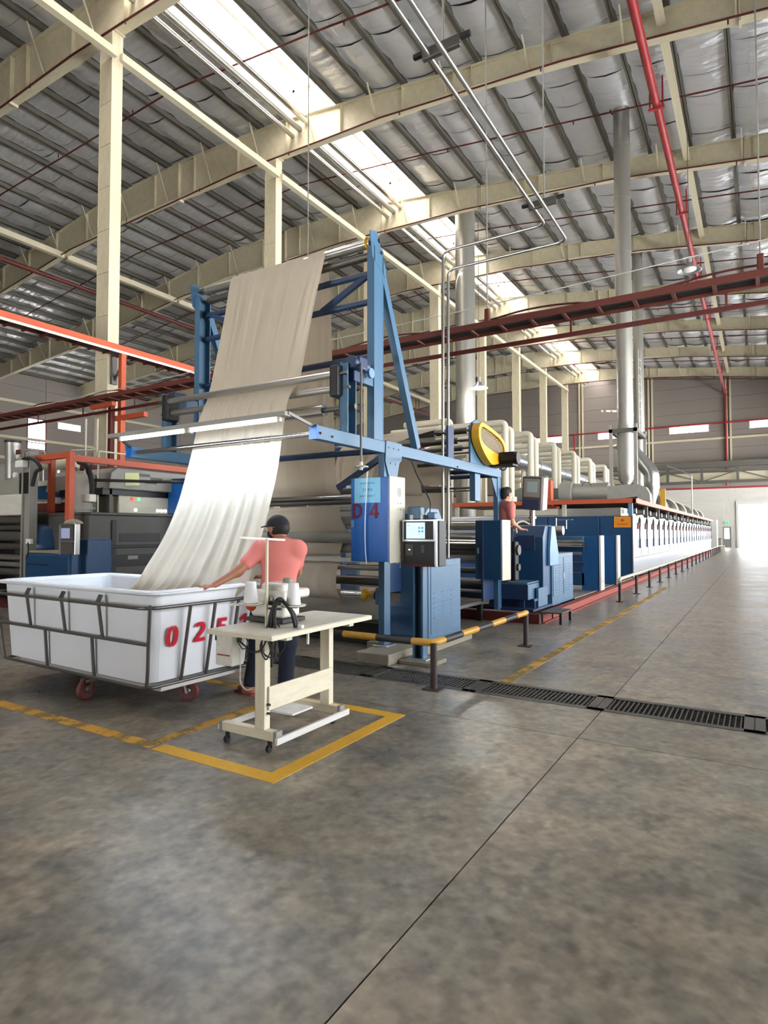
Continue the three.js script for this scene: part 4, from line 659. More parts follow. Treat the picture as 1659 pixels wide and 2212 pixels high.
{
  const X1 = -3.66, c = thing('control_cabinet', 'dark blue cabinet with a cream side door beside the inner scaffold post', 'cabinet');
  part('body', rspan(-4.12, X1, 0.72, 1.715, -10.15, -9.74, 0.008), M.bluedark, c); const d = part('side_door', rspan(X1 - 0.002, X1 + 0.02, 0.705, 1.72, -10.15, -9.75, 0.006), M.beige, c, 'cream side door');
  part('lock', [0.35, 0.4].map((y) => rod(V3(X1 + 0.02, 1.7 - y, -9.9), V3(X1 + 0.025, 1.7 - y, -9.9), 0.007, 8)), M.black, d); part('handle', rspan(-4.08, -4.05, 1.15, 1.25, -9.74, -9.73), M.steel, c); part('bracket', rspan(-3.98, -3.88, 1.0, 1.1, -10.2, -10.14), M.blue, c);
}
// ---- yellow chain guard and motor on the beam
{
  const g = thing('chain_guard_drive', 'yellow chain guard with a mesh window and black motor on the blue beam', 'drive');
  const X = FR + 0.02, out = [[-9.12, 2.85], [-9.0, 3.0], [-9.0, 3.16], [-9.1, 3.25], [-9.3, 3.25], [-9.95, 3.14], [-10.16, 3.03], [-10.22, 2.88], [-10.12, 2.76], [-9.68, 2.64], [-9.5, 2.64]];
  const inn = [[-9.1, 2.97], [-9.06, 3.12], [-9.12, 3.19], [-9.3, 3.19], [-9.95, 3.08], [-10.1, 2.99], [-10.14, 2.88], [-10.02, 2.83]];
  const sh = new THREE.Shape(new THREE.CatmullRomCurve3(out.map(([z, y]) => V3(z, y, 0)), true, 'centripetal').getPoints(60).map((p) => new THREE.Vector2(p.x, p.y)));
  sh.holes.push(new THREE.Path(new THREE.CatmullRomCurve3(inn.map(([z, y]) => V3(z, y, 0)), true, 'centripetal').getPoints(40).map((p) => new THREE.Vector2(p.x, p.y))));
  part('guard_rim', T(new THREE.ExtrudeGeometry(sh, { depth: 0.11, bevelEnabled: true, bevelSize: 0.004, bevelThickness: 0.012, bevelSegments: 2 }).rotateY(-Math.PI / 2), X + 0.12, 0, 0), M.yellow, g);
  const mesh = []; const ms = new THREE.Shape(inn.map(([z, y]) => new THREE.Vector2(z, y)));
  part('guard_back', T(new THREE.ExtrudeGeometry(ms, { depth: 0.01, bevelEnabled: false }).rotateY(-Math.PI / 2), X + 0.03, 0, 0), M.guardback, g);
  for (let k = 0; k < 30; k++) { const z = -9.08 - k * 0.035; mesh.push(span(X + 0.098, X + 0.101, mixn(2.95, 2.83, k / 29), mixn(3.25, 3.02, k / 29), z - 0.004, z + 0.004)); } for (let k = 0; k < 14; k++) { const y = 2.86 + k * 0.028; mesh.push(span(X + 0.101, X + 0.104, y - 0.004, y + 0.004, -10.1 + Math.max(0, (k - 6) * 0.11), -9.1)); }
  part('mesh_window', mesh, M.guardmesh, g);
  part('back_plate', T(extr([[-9.0, 2.62], [-9.0, 3.15], [-9.08, 3.27], [-9.25, 3.34], [-9.42, 3.3], [-9.55, 3.19], [-10.1, 3.1], [-10.1, 2.62]], 0.03).rotateY(-Math.PI / 2), X - 0.02, 0, 0), M.blue, g);
  part('motor', [rod(V3(X + 0.1, 2.76, -9.92), V3(X + 0.42, 2.76, -9.92), 0.1, 20), rod(V3(X + 0.42, 2.76, -9.92), V3(X + 0.45, 2.76, -9.92), 0.105, 20)], M.black, g);
  const fins = []; for (let k = 0; k < 14; k++) { const a = k / 14 * Math.PI * 2; fins.push(T(box(0.26, 0.012, 0.012).rotateX(0), X + 0.26, 2.76 + Math.sin(a) * 0.104, -9.92 + Math.cos(a) * 0.104)); } part('cooling_fins', fins, M.rubber, g);
  part('motor_mount', [rspan(X - 0.05, X + 0.4, 2.62, 2.655, -10.06, -9.78), rspan(X + 0.3, X + 0.36, 2.655, 2.7, -9.96, -9.88)], M.black, g);
}
// ---- striped barrier in front of the machine
{
  const b = thing('striped_barrier', 'black and yellow striped pipe barrier rounding the machine corner', 'barrier');
  const y = 0.44, P = [V3(-6.2, y, -5.33), V3(-2.69, y, -5.33), V3(-2.66, y, -8.0)], r = 0.036;
  const full = pipePath(P, 0.1), len = full.getLength(), n = Math.round(len / 0.42), Q = full.getSpacedPoints(240);
  for (let k = 0; k < n; k++) { const a = Math.floor(k / n * 240), e = Math.floor((k + 1) / n * 240); part('rail_segment', sweep(Q.slice(a, e + 1), r, 12), k % 2 ? M.stripeblack : M.stripeyellow, b); }
  for (const [x, z] of [[-2.69, -5.33], [-2.66, -7.98], [-5.6, -5.33]]) { part('post', rod(V3(x, 0.01, z), V3(x, y, z), 0.034, 14), M.postbrown, b); part('foot_plate', rspan(x - 0.09, x + 0.09, 0, 0.012, z - 0.08, z + 0.08, 0.003), M.postbrown, b); }
}
// ---- long low guard rail beside the oven
{
  const b = thing('guard_rail', 'long low brown pipe rail on short posts beside the oven', 'guard rail'); const y = 0.5, X = -2.6;
  part('rail', pipe([V3(X, y - 0.06, -14.05), V3(X, y, -14.15), V3(X, y, -55.5), V3(X + 0.25, y, -55.8), V3(X + 0.25, 0.02, -55.85)], 0.036, 0.08), M.creamd, b);
  for (let k = 0; k < 20; k++) { const z = -14.12 - k * 2.12; part('post', [rod(V3(X, 0.01, z), V3(X, y - 0.01, z), 0.034, 10), box(0.16, 0.012, 0.14, X, 0.006, z)], M.postbrown, b); }
}
// ---- red steel skid under the line
{
  const s = thing('machine_skid', 'red painted steel base channel along the foot of the machine line', 'base frame');
  part('side_channel', [rspan(-3.26, -3.10, 0.0, 0.13, -57, -10.1, 0.006), rspan(-3.34, -3.04, 0.0, 0.015, -57, -10.1, 0.004)], M.skid, s); part('side_channel', rspan(-7.9, -7.74, 0, 0.13, -57, -10.1, 0.006), M.skid, s);
  part('front_channel', rspan(-7.9, -3.1, 0.0, 0.16, -10.12, -9.98, 0.006), M.darkred, s);
  for (let z = -14; z > -57; z -= 4.3) part('cross_channel', span(-7.8, -3.2, 0.02, 0.1, z - 0.05, z + 0.05), M.skid, s);
  part('deck_plate', rspan(-7.7, -3.28, 0.13, 0.15, -19.9, -13.0, 0.004), M.galv, s);
}
// ---- operator desk with steps
{
  const d = thing('operator_desk', 'blue operator desk with sloped panel, louvred cabinet and entry steps', 'desk');
  part('desk_body', T(extr([[-11.05, 0.36], [-11.05, 1.42], [-11.2, 1.62], [-11.55, 1.64], [-11.8, 1.1], [-11.8, 0.36]], 0.58, 0.008).rotateY(-Math.PI / 2), -3.36, 0, 0), M.bluedark, d);
  part('control_panel', rspan(-3.84, -3.5, 1.18, 1.46, -11.05, -11.035, 0.006), M.navy, d);
  part('side_shield', T(extr([[-11.3, 0.9], [-11.3, 1.2], [-11.42, 1.62], [-11.62, 1.62], [-11.85, 1.1], [-11.85, 0.9]], 0.04, 0.006).rotateY(-Math.PI / 2), -3.3, 0, 0), M.bluepale, d);
  part('louvred_cabinet', rspan(-3.9, -3.32, 0.13, 1.1, -13.0, -11.5, 0.008), M.blue, d);
  part('cabinet_door', rspan(-3.325, -3.31, 0.3, 1.02, -12.22, -11.55, 0.004), M.blue, d); part('cabinet_door', rspan(-3.325, -3.31, 0.3, 1.02, -12.95, -12.26, 0.004), M.blue, d);
  part('louvers', [...louvers(-3.31, -11.62, -12.18, 0.36, 0.88, 11, M.bluepale, 2), ...louvers(-3.31, -12.32, -12.9, 0.36, 0.88, 11, M.bluepale, 2)], M.bluepale, d); part('door_lock', rspan(-3.31, -3.295, 0.6, 0.72, -12.27, -12.22), M.steel, d);
  part('step', [rspan(-4.6, -3.36, 0.30, 0.345, -11.05, -10.55, 0.004), span(-4.6, -3.36, 0.16, 0.3, -10.6, -10.57)], M.navy, d); part('step', [rspan(-4.6, -3.30, 0.15, 0.19, -11.4, -10.3, 0.004)], M.navy, d);
  part('step_riser', rspan(-3.4, -3.35, 0.13, 0.52, -11.3, -10.75, 0.004), M.blue, d); part('step_platform', rspan(-6.4, -3.42, 0.60, 0.64, -11.02, -10.36, 0.004), M.blue, d); part('platform_skirt', rspan(-6.4, -3.42, 0.34, 0.6, -10.42, -10.38, 0.004), M.navy, d); part('platform_side', rspan(-3.46, -3.42, 0.34, 0.62, -11.02, -10.4, 0.004), M.blue, d);
  for (const z of [-10.5, -10.9]) part('platform_leg', [span(-6.3, -6.22, 0.15, 0.6, z - 0.03, z + 0.03), span(-3.6, -3.52, 0.15, 0.6, z - 0.03, z + 0.03)], M.navy, d);
  const b = thing('step_stool', 'low black steel step frame in front of the operator desk', 'step'); part('tread', rspan(-3.12, -2.76, 0.17, 0.195, -10.75, -10.1, 0.004), M.greydark, b); for (const [x, z] of [[-3.1, -10.13], [-2.79, -10.13], [-3.1, -10.72], [-2.79, -10.72]]) part('leg', span(x - 0.02, x + 0.02, 0, 0.17, z - 0.02, z + 0.02), M.black, b);
  const k = thing('pendant_console', 'grey operator terminal with small screen on a post above the desk', 'console', null, [-3.66, 1.6, -11.4]);
  part('post', [rod(V3(0, 0.03, 0), V3(0, 0.36, 0), 0.05, 14), rod(V3(0, 0.17, 0), V3(0, 0.21, 0), 0.075, 14)], M.steel, k);
  const hd = part('terminal_case', rbox(0.36, 0.62, 0.28, 0, 0.66, 0, 0.015), M.greydark, k); hd.rotation.set(0.12, 0.0, -0.09); const sd = part('side_cover', rbox(0.05, 0.6, 0.27, 0.2, 0.65, 0.0, 0.008), M.white, k); sd.rotation.copy(hd.rotation);
  const fp = part('screen_face', rbox(0.3, 0.34, 0.012, 0, 0.76, 0.143, 0.004), M.grey, k); fp.rotation.copy(hd.rotation);
  const sc = part('screen', rbox(0.2, 0.2, 0.006, 0.01, 0.78, 0.152, 0.003), std('#9fb5b6', 0.35), k); sc.rotation.copy(hd.rotation); const kp = part('keypad', rbox(0.3, 0.2, 0.01, 0, 0.45, 0.143, 0.004), M.navy, k); kp.rotation.copy(hd.rotation);
  solo('white_cable', sweep(curve([V3(-3.84, 1.5, -11.03), V3(-3.86, 1.66, -11.08), V3(-3.78, 1.72, -11.2), V3(-3.68, 1.66, -11.3)], 16), 0.018, 8), M.beige, 'thick white cable looped on top of the operator desk', 'cable');
}
// ---- entry section between desk and oven
{
  const s = thing('pin_entry_section', 'blue entry frame with rollers between the desk and the oven', 'machine');
  for (const z of [-15.0, -17.0]) { part('leg_post', rspan(-3.62, -3.2, 0.15, 1.42, z - 0.04, z + 0.0, 0.006), M.bluemid, s); part('edge_strip', rspan(-3.215, -3.17, 0.15, 1.44, z - 0.35, z + 0.02, 0.006), M.white, s, 'white painted edge'); part('stud', [rod(V3(-3.17, 1.3, z - 0.16), V3(-3.16, 1.3, z - 0.16), 0.02, 8), rod(V3(-3.17, 0.35, z - 0.16), V3(-3.16, 0.35, z - 0.16), 0.02, 8)], M.steel, s); }
  part('cross_beam', rspan(-7.6, -3.56, 1.05, 1.16, -15.1, -14.95, 0.006), M.bluedark, s); part('cross_beam', rspan(-7.6, -3.56, 0.7, 0.8, -15.1, -14.95, 0.006), M.navy, s); part('cross_beam', rspan(-7.6, -3.56, 0.25, 0.55, -15.12, -15.0, 0.006), M.bluedark, s); part('table_beam', rspan(-7.6, -3.56, 1.28, 1.42, -15.4, -14.9, 0.006), M.blue, s);
  part('table_tray', rspan(-7.6, -3.5, 1.16, 1.28, -15.3, -14.7, 0.01), M.black, s); for (const [y, r] of [[1.22, 0.05], [1.3, 0.03]]) part('roller', rod(V3(-7.6, y, -14.6), V3(-3.5, y, -14.6), r, 14), M.chrome, s);
  part('geared_motor', [rod(V3(-4.32, 1.56, -14.9), V3(-4.02, 1.56, -14.9), 0.11, 18), rspan(-4.4, -4.3, 1.44, 1.6, -15.0, -14.8, 0.02)], M.steel, s); part('crank', [rod(V3(-4.2, 1.66, -14.9), V3(-4.2, 1.86, -14.9), 0.02, 8), bar(V3(-4.2, 1.82, -14.9), V3(-3.8, 1.82, -14.9), 0.02, 0.02), rod(V3(-3.95, 1.82, -14.9), V3(-3.95, 1.6, -14.9), 0.012, 8)], M.steel, s);
  part('far_wall', rspan(-7.75, -7.65, 0.15, 1.5, -19.8, -13.2, 0.006), M.navy, s);
  // brush roller group behind cabinet
  const p = atZ(1125, 1135, -11.8); part('brush_drum', rod(V3(-6.5, 1.72, -12.6), V3(-4.05, 1.72, -12.6), 0.14, 18), M.ssdark, s); part('white_guard', [rspan(-6.5, -4.0, 1.38, 1.46, -12.7, -12.45), rspan(-6.5, -4.0, 1.5, 1.56, -12.7, -12.45)], M.white, s); part('lower_roller', rod(V3(-6.5, 1.1, -12.4), V3(-3.95, 1.1, -12.4), 0.09, 16), M.darksteel, s); part('gear_side', rspan(-4.1, -3.95, 0.15, 1.6, -13.2, -12.2, 0.01), M.black, s); part('gear_cover', rspan(-3.95, -3.62, 0.66, 1.36, -10.52, -10.34, 0.03), M.black, s); part('drum_end', [rod(V3(-3.62, 1.2, -10.43), V3(-3.58, 1.2, -10.43), 0.09, 16), rod(V3(-3.62, 0.9, -10.43), V3(-3.58, 0.9, -10.43), 0.06, 16)], M.darksteel, s);
}
// ---- the drying oven: twelve chambers
{
  const X = -3.3, Z0 = -20.1, L = 3.0;
  const c = thing('oven_chamber', 'stainless steel oven chamber with twin insulated doors and dangling door handles', 'oven chamber', 'oven chambers in one long line', [0, 0, Z0]);
  part('body', span(-7.75, X - 0.04, 0.14, 2.02, -L, 0), M.ssdark, c);
  part('skirt_panel', rspan(X - 0.045, X, 0.18, 0.72, -L + 0.01, -0.01, 0.006), M.ss, c);
  for (const a of [-0.03, -L / 2 - 0.01]) {
    const d = part('door', rspan(X - 0.045, X + 0.012, 0.74, 2.02, a - L / 2 + 0.04, a, 0.008), M.ss, c);
    part('handle_block', rspan(X + 0.012, X + 0.05, 1.62, 1.82, a - 0.85, a - 0.72, 0.01), M.casterred, d); part('handle_strap', sweep(curve([V3(X + 0.04, 1.78, a - 0.75), V3(X + 0.08, 1.98, a - 0.7), V3(X + 0.06, 1.9, a - 0.95), V3(X + 0.05, 1.5, a - 0.9), V3(X + 0.05, 1.1, a - 1.0)], 16), 0.02, 6), M.rubber, d); part('grip', rspan(X + 0.02, X + 0.07, 1.02, 1.3, a - 1.03, a - 0.95, 0.01), M.navy, d); part('hinge_bar', rod(V3(X + 0.02, 0.8, a - L / 2 + 0.1), V3(X + 0.02, 1.96, a - L / 2 + 0.1), 0.016, 8), M.steel, d);
  }
  part('gap_filler_box', rspan(-7.7, X - 0.35, 2.02, 2.3, -L + 0.1, -0.1, 0.02), M.galv, c);  // box added to shade the gap below the platform, coloured as galvanised metal
  for (const z of [-0.7, -2.2]) part('fan_motor', rod(V3(X - 0.26, 2.2, z), V3(X, 2.2, z), 0.09, 12), M.galv, c);
  c.userData.label = 'stainless steel oven chamber with twin doors, next to the blue end wall'; for (let k = 1; k < 12; k++) copyOf(c, [0, 0, Z0 - k * L], undefined, 'stainless steel oven chamber, ' + ORD[k] + ' from the blue end wall');
  const e = thing('oven_end_wall', 'blue panelled end wall of the oven with an orange maker plate', 'machine panel');
  for (const [a, b] of [[-4.25, -3.3], [-5.9, -4.28], [-7.6, -5.93], [-9.3, -7.63]]) part('panel', rspan(a, b, a < -4.3 ? 1.35 : 0.14, 2.03, -20.09, -20.0, 0.008), M.bluedark, e);
  part('panel', rspan(-9.3, -7.7, 0.14, 1.34, -20.09, -20.0, 0.008), M.bluedark, e); part('lower_panel', rspan(-7.68, -4.28, 0.14, 0.8, -20.09, -20.02, 0.008), M.navy, e);
  part('corner_strip', rspan(-3.31, -3.27, 0.14, 2.03, -20.1, -19.98, 0.006), M.ss, e);
  const tex = canvasTex(384, 256, (g) => { g.fillStyle = '#d98a22'; g.fillRect(0, 0, 384, 256); g.fillStyle = '#b23a14'; g.beginPath(); g.arc(192, 105, 44, Math.PI, 0); g.lineTo(222, 105); g.arc(192, 105, 22, 0, Math.PI, true); g.closePath(); g.fill(); g.fillRect(176, 60, 32, 62); g.font = 'bold 34px sans-serif'; g.textAlign = 'center'; g.fillRect(60, 168, 264, 10); g.fillRect(80, 190, 224, 8); });
  const pl = part('maker_plate', new THREE.PlaneGeometry(0.5, 0.34), std('#ffffff', 0.5, 0, { map: tex }), e, 'orange plate with red lettering'); pl.position.set(-3.58, 1.84, -19.985);
  const far = thing('oven_exit_unit', 'dark and white delivery unit closing the far end of the oven line', 'machine'); part('frame', span(-7.7, X - 0.05, 0.14, 2.3, -57.6, -56.2), M.greydark, far); part('white_cover', rspan(X - 0.2, X + 0.35, 0.3, 2.6, -59.2, -57.7, 0.03), M.white, far);
}
// ---- platform on top of the oven
{
  const p = thing('oven_platform', 'walkway platform with red edge beams over the drying oven', 'platform');
  part('edge_beam', rspan(-3.28, -3.18, 2.42, 2.56, -57, -19.95, 0.006), M.orange, p); part('front_beam', rspan(-10.2, -3.18, 2.42, 2.56, -20.05, -19.95, 0.006), M.orange, p); part('deck', rspan(-10.2, -3.28, 2.49, 2.54, -57, -20.05, 0.004), M.greydark, p);
  for (let z = -20.3; z > -57; z -= 3) part('support_post', rspan(-3.45, -3.33, 2.02, 2.44, z - 0.06, z + 0.06, 0.004), z > -21 ? M.bluepale : M.greydark, p);
  for (const x of [-5.4, -7.3, -9.2]) part('support_post', rspan(x - 0.06, x + 0.06, 2.03, 2.42, -20.2, -20.08, 0.004), M.lagging, p);
  part('red_stand', [rspan(-6.35, -6.05, 2.05, 3.3, -21.2, -20.9, 0.01), rspan(-6.55, -5.85, 2.3, 2.42, -21.25, -20.85, 0.01)], M.orange, p);
  part('valve_box', rspan(-8.2, -5.6, 2.08, 2.3, -20.4, -20.1, 0.02), M.lagging, p);
}

// ================================================================ PIPES, DUCTS, CHIMNEYS
{
  for (let k = 0; k < 6; k++) { // lagged U pipes, two legs each
    const z = [-19.6, -22.3, -25.4, -28.6, -31.8, -35.3][k];
    const t = thing('lagged_pipe_loop', 'cream lagged pipe loop with two legs, ' + ORD[k] + ' from the blue oven end wall', 'pipe', 'lagged pipe loops along the oven'); const X = -7.2, r = 0.115;
    part('leg', [pipe([V3(X, 2.55, z), V3(X, 5.2, z), V3(-11.6, 5.2, z)], r, 0.18, 14)], M.lagging, t); part('leg', [pipe([V3(X + 0.05, 2.55, z - 0.42), V3(X + 0.05, 5.05, z - 0.42), V3(-11.6, 5.05, z - 0.42)], r, 0.18, 14)], M.lagging, t);
    part('branch', [pipe([V3(-11.4, 4.3, z - 0.2), V3(-8.6, 4.3, z - 0.2), V3(-8.6, 2.55, z - 0.2)], 0.1, 0.15, 10)], M.lagging, t); part('branch', [pipe([V3(-11.5, 5.6, z - 0.8), V3(-9.6, 5.6, z - 0.8), V3(-9.6, 2.55, z - 0.8)], 0.12, 0.15, 10)], M.lagging, t);
    part('collar', [rod(V3(X, 2.55, z), V3(X, 2.72, z), 0.19, 14), rod(V3(X + 0.05, 2.55, z - 0.42), V3(X + 0.05, 2.72, z - 0.42), 0.19, 14)], M.lagging, t);
    if (k === 0) part('valve', [T(new THREE.TorusGeometry(0.12, 0.02, 6, 18), X, 3.7, z + 0.2), rod(V3(X, 3.7, z), V3(X, 3.7, z + 0.2), 0.03, 8)], M.black, t, 'black hand valve');
  }
  const m = thing('header_pipe', 'big bare metal header pipe running along above the oven', 'pipe'); part('pipe', rod(V3(-8.2, 4.38, -20.5), V3(-8.2, 4.45, -52), 0.27, 22), M.ss, m); for (let z = -22; z > -52; z -= 4) { part('support', span(-8.3, -8.1, 2.54, 4.2, z - 0.05, z + 0.05), M.greydark, m); part('band', rod(V3(-8.2, 4.38, z), V3(-8.2, 4.38, z - 0.12), 0.285, 22), M.galv, m); }
  // flue duct across, with flat bends
  const d = thing('exhaust_duct', 'horizontal silver exhaust duct with flat bends over the oven front', 'duct'); const z = -24;
  part('round_duct', rod(V3(-6.05, 2.98, z), V3(-4.75, 2.98, z), 0.42, 26), M.galv, d); part('end_disc', rod(V3(-6.5, 2.98, z + 0.1), V3(-6.05, 2.98, z + 0.1), 0.5, 8), M.grey, d);
  part('flat_duct', T(extr([[-4.9, 2.74], [-4.9, 3.22], [-3.75, 3.28], [-3.45, 3.15], [-3.32, 2.9], [-3.3, 2.55], [-3.5, 2.55], [-3.55, 2.7], [-3.75, 2.82]], 0.5, 0.01), 0, 0, z - 0.25), M.grey, d);
  part('flat_duct', T(extr([[-6.3, 2.8], [-6.3, 3.2], [-8.1, 3.3], [-8.6, 3.1], [-8.8, 2.55], [-8.35, 2.55], [-8.15, 2.8], [-7.8, 2.9]], 0.5, 0.01), 0, 0, z - 0.25), M.grey, d); part('lifting_loop', T(new THREE.TorusGeometry(0.16, 0.012, 6, 18, Math.PI).rotateY(0.3), -5.5, 3.25, z + 0.34), M.black, d);
  part('duct_leg', [span(-5.0, -4.94, 2.54, 2.62, z - 0.2, z + 0.2), rod(V3(-5.3, 2.5, z), V3(-5.3, 2.62, z), 0.05, 8)], M.darksteel, d);
}
{
  const chim = (x, z, r, y0, label) => { const t = thing('exhaust_chimney', label, 'chimney'); const y1 = roofY(x) + 0.8; let y = y0; const n = Math.ceil((y1 - y0) / 2.4); for (let k = 0; k < n; k++) { const a = mixn(y0, y1, k / n), b = mixn(y0, y1, (k + 1) / n); part('flue_section', rod(V3(x, a, z), V3(x, b, z), r, 28), M.galv, t); part('seam_band', rod(V3(x, b - 0.03, z), V3(x, b + 0.03, z), r + 0.012, 28), M.galv, t); } part('roof_collar', T(new THREE.TorusGeometry(r + 0.08, 0.05, 8, 28).rotateX(Math.PI / 2), x, roofY(x) + 0.22, z), M.rubber, t); return t; };
  const c1 = chim(-4.31, -24.9, 0.30, 3.9, 'tall silver chimney rising from the oven front through the roof'); 
  part('reducer', T(lathe([[0.06, 0], [0.09, 0.45], [0.27, 0.75], [0.30, 1.1]], 24), -4.31, 2.8, -24.9), M.galv, c1);
  part('spigot', rod(V3(-4.31, 2.5, -24.9), V3(-4.31, 2.85, -24.9), 0.07, 12), M.darksteel, c1);
  chim(-5.95, -39, 0.28, 2.6, 'second silver chimney further along the oven line');
  chim(-13.2, -30, 0.52, 2.0, 'wide silver flue standing near the cream columns');
  const f = thing('chimney_frame', 'dark steel support frame with ladder round the chimney foot', 'frame');
  for (const [x, z] of [[-4.75, -24.4], [-3.87, -24.4], [-4.75, -26.6], [-3.87, -26.6]]) part('post', span(x - 0.06, x + 0.06, 2.54, 5.6, z - 0.06, z + 0.06), M.galv, f);
  part('ring_beam', [span(-4.81, -3.81, 5.3, 5.44, -24.46, -24.34), span(-4.81, -3.81, 5.3, 5.44, -26.66, -26.54), span(-4.81, -4.69, 5.3, 5.44, -26.6, -24.4), span(-3.93, -3.81, 5.3, 5.44, -26.6, -24.4)], M.greydark, f);
  for (let k = 0; k < 9; k++) part('rung', rod(V3(-3.86, 5.7 + k * 0.32, -25.2), V3(-3.86, 5.7 + k * 0.32, -25.7), 0.012, 6), M.galv, f); part('ladder_rail', [rod(V3(-3.86, 5.4, -25.2), V3(-3.86, 8.6, -25.2), 0.02, 6), rod(V3(-3.86, 5.4, -25.7), V3(-3.86, 8.6, -25.7), 0.02, 6)], M.galv, f);
  const e = thing('elbow_duct', 'shiny bent duct dropping beside the chimney to the oven top', 'duct');
  part('duct', [sweep(curve([V3(-4.75, 5.15, -26.2), V3(-4.3, 4.75, -26.2), V3(-3.82, 4.2, -26.2), V3(-3.6, 3.85, -26.2), V3(-3.58, 3.5, -26.2)], 20), 0.29, 22)], M.steel, e); part('reducer', T(lathe([[0.12, 0], [0.14, 0.2], [0.29, 0.75], [0.29, 0.95]], 22), -3.58, 2.54, -26.2), M.steel, e);
}
{
  // twin supply pipes: along the roof, across and down behind the beam
  const r = 0.024, zc = -9.0;
  const p1 = atZ(1178, 485, zc), p2 = atZ(957, 530, zc), q1 = atZ(1225, 520, zc - 0.25), q2 = atZ(968, 562, zc - 0.25);
  const t = thing('supply_pipe', 'bright steel supply pipe turning down nearer the tall blue scaffold', 'pipe', 'twin supply pipes'); part('pipe', pipe([V3(p1.x, p1.y + 0.02, -1.0), V3(p1.x, p1.y, zc), V3(p2.x, p1.y, zc), V3(p2.x - 0.02, 1.35, zc)], r, 0.14, 12), M.steel, t);
  const u = thing('supply_pipe', 'bright steel supply pipe turning down nearer the yellow chain guard', 'pipe', 'twin supply pipes'); part('pipe', pipe([V3(q1.x, q1.y + 0.02, -1.0), V3(q1.x, q1.y, zc - 0.25), V3(q2.x, q1.y, zc - 0.25), V3(q2.x - 0.02, 0.36, zc - 0.25)], r, 0.14, 12), M.steel, u);
  for (const [x, y, z, lb] of [[(p1.x + q1.x) / 2, p1.y + 0.06, -5.2, 'first black clamp bar on the twin supply pipes away from the bends'], [(p1.x + q1.x) / 2, p1.y + 0.06, -8.45, 'black clamp bar on the twin supply pipes beside their bends']]) { const h = thing('pipe_hanger', lb, 'hanger', 'hangers on the supply pipes'); part('cross_bar', span(x - 0.3, x + 0.3, y - 0.02, y + 0.02, z - 0.02, z + 0.02), M.black, h); part('clamp', rspan(x - 0.2, x + 0.2, y - 0.08, y + 0.03, z - 0.025, z + 0.025), M.darksteel, h); part('drop_rod', rod(V3(x + 0.02, y, z), V3(x + 0.02, roofY(x), z), 0.012, 8), M.galv, h); }
}
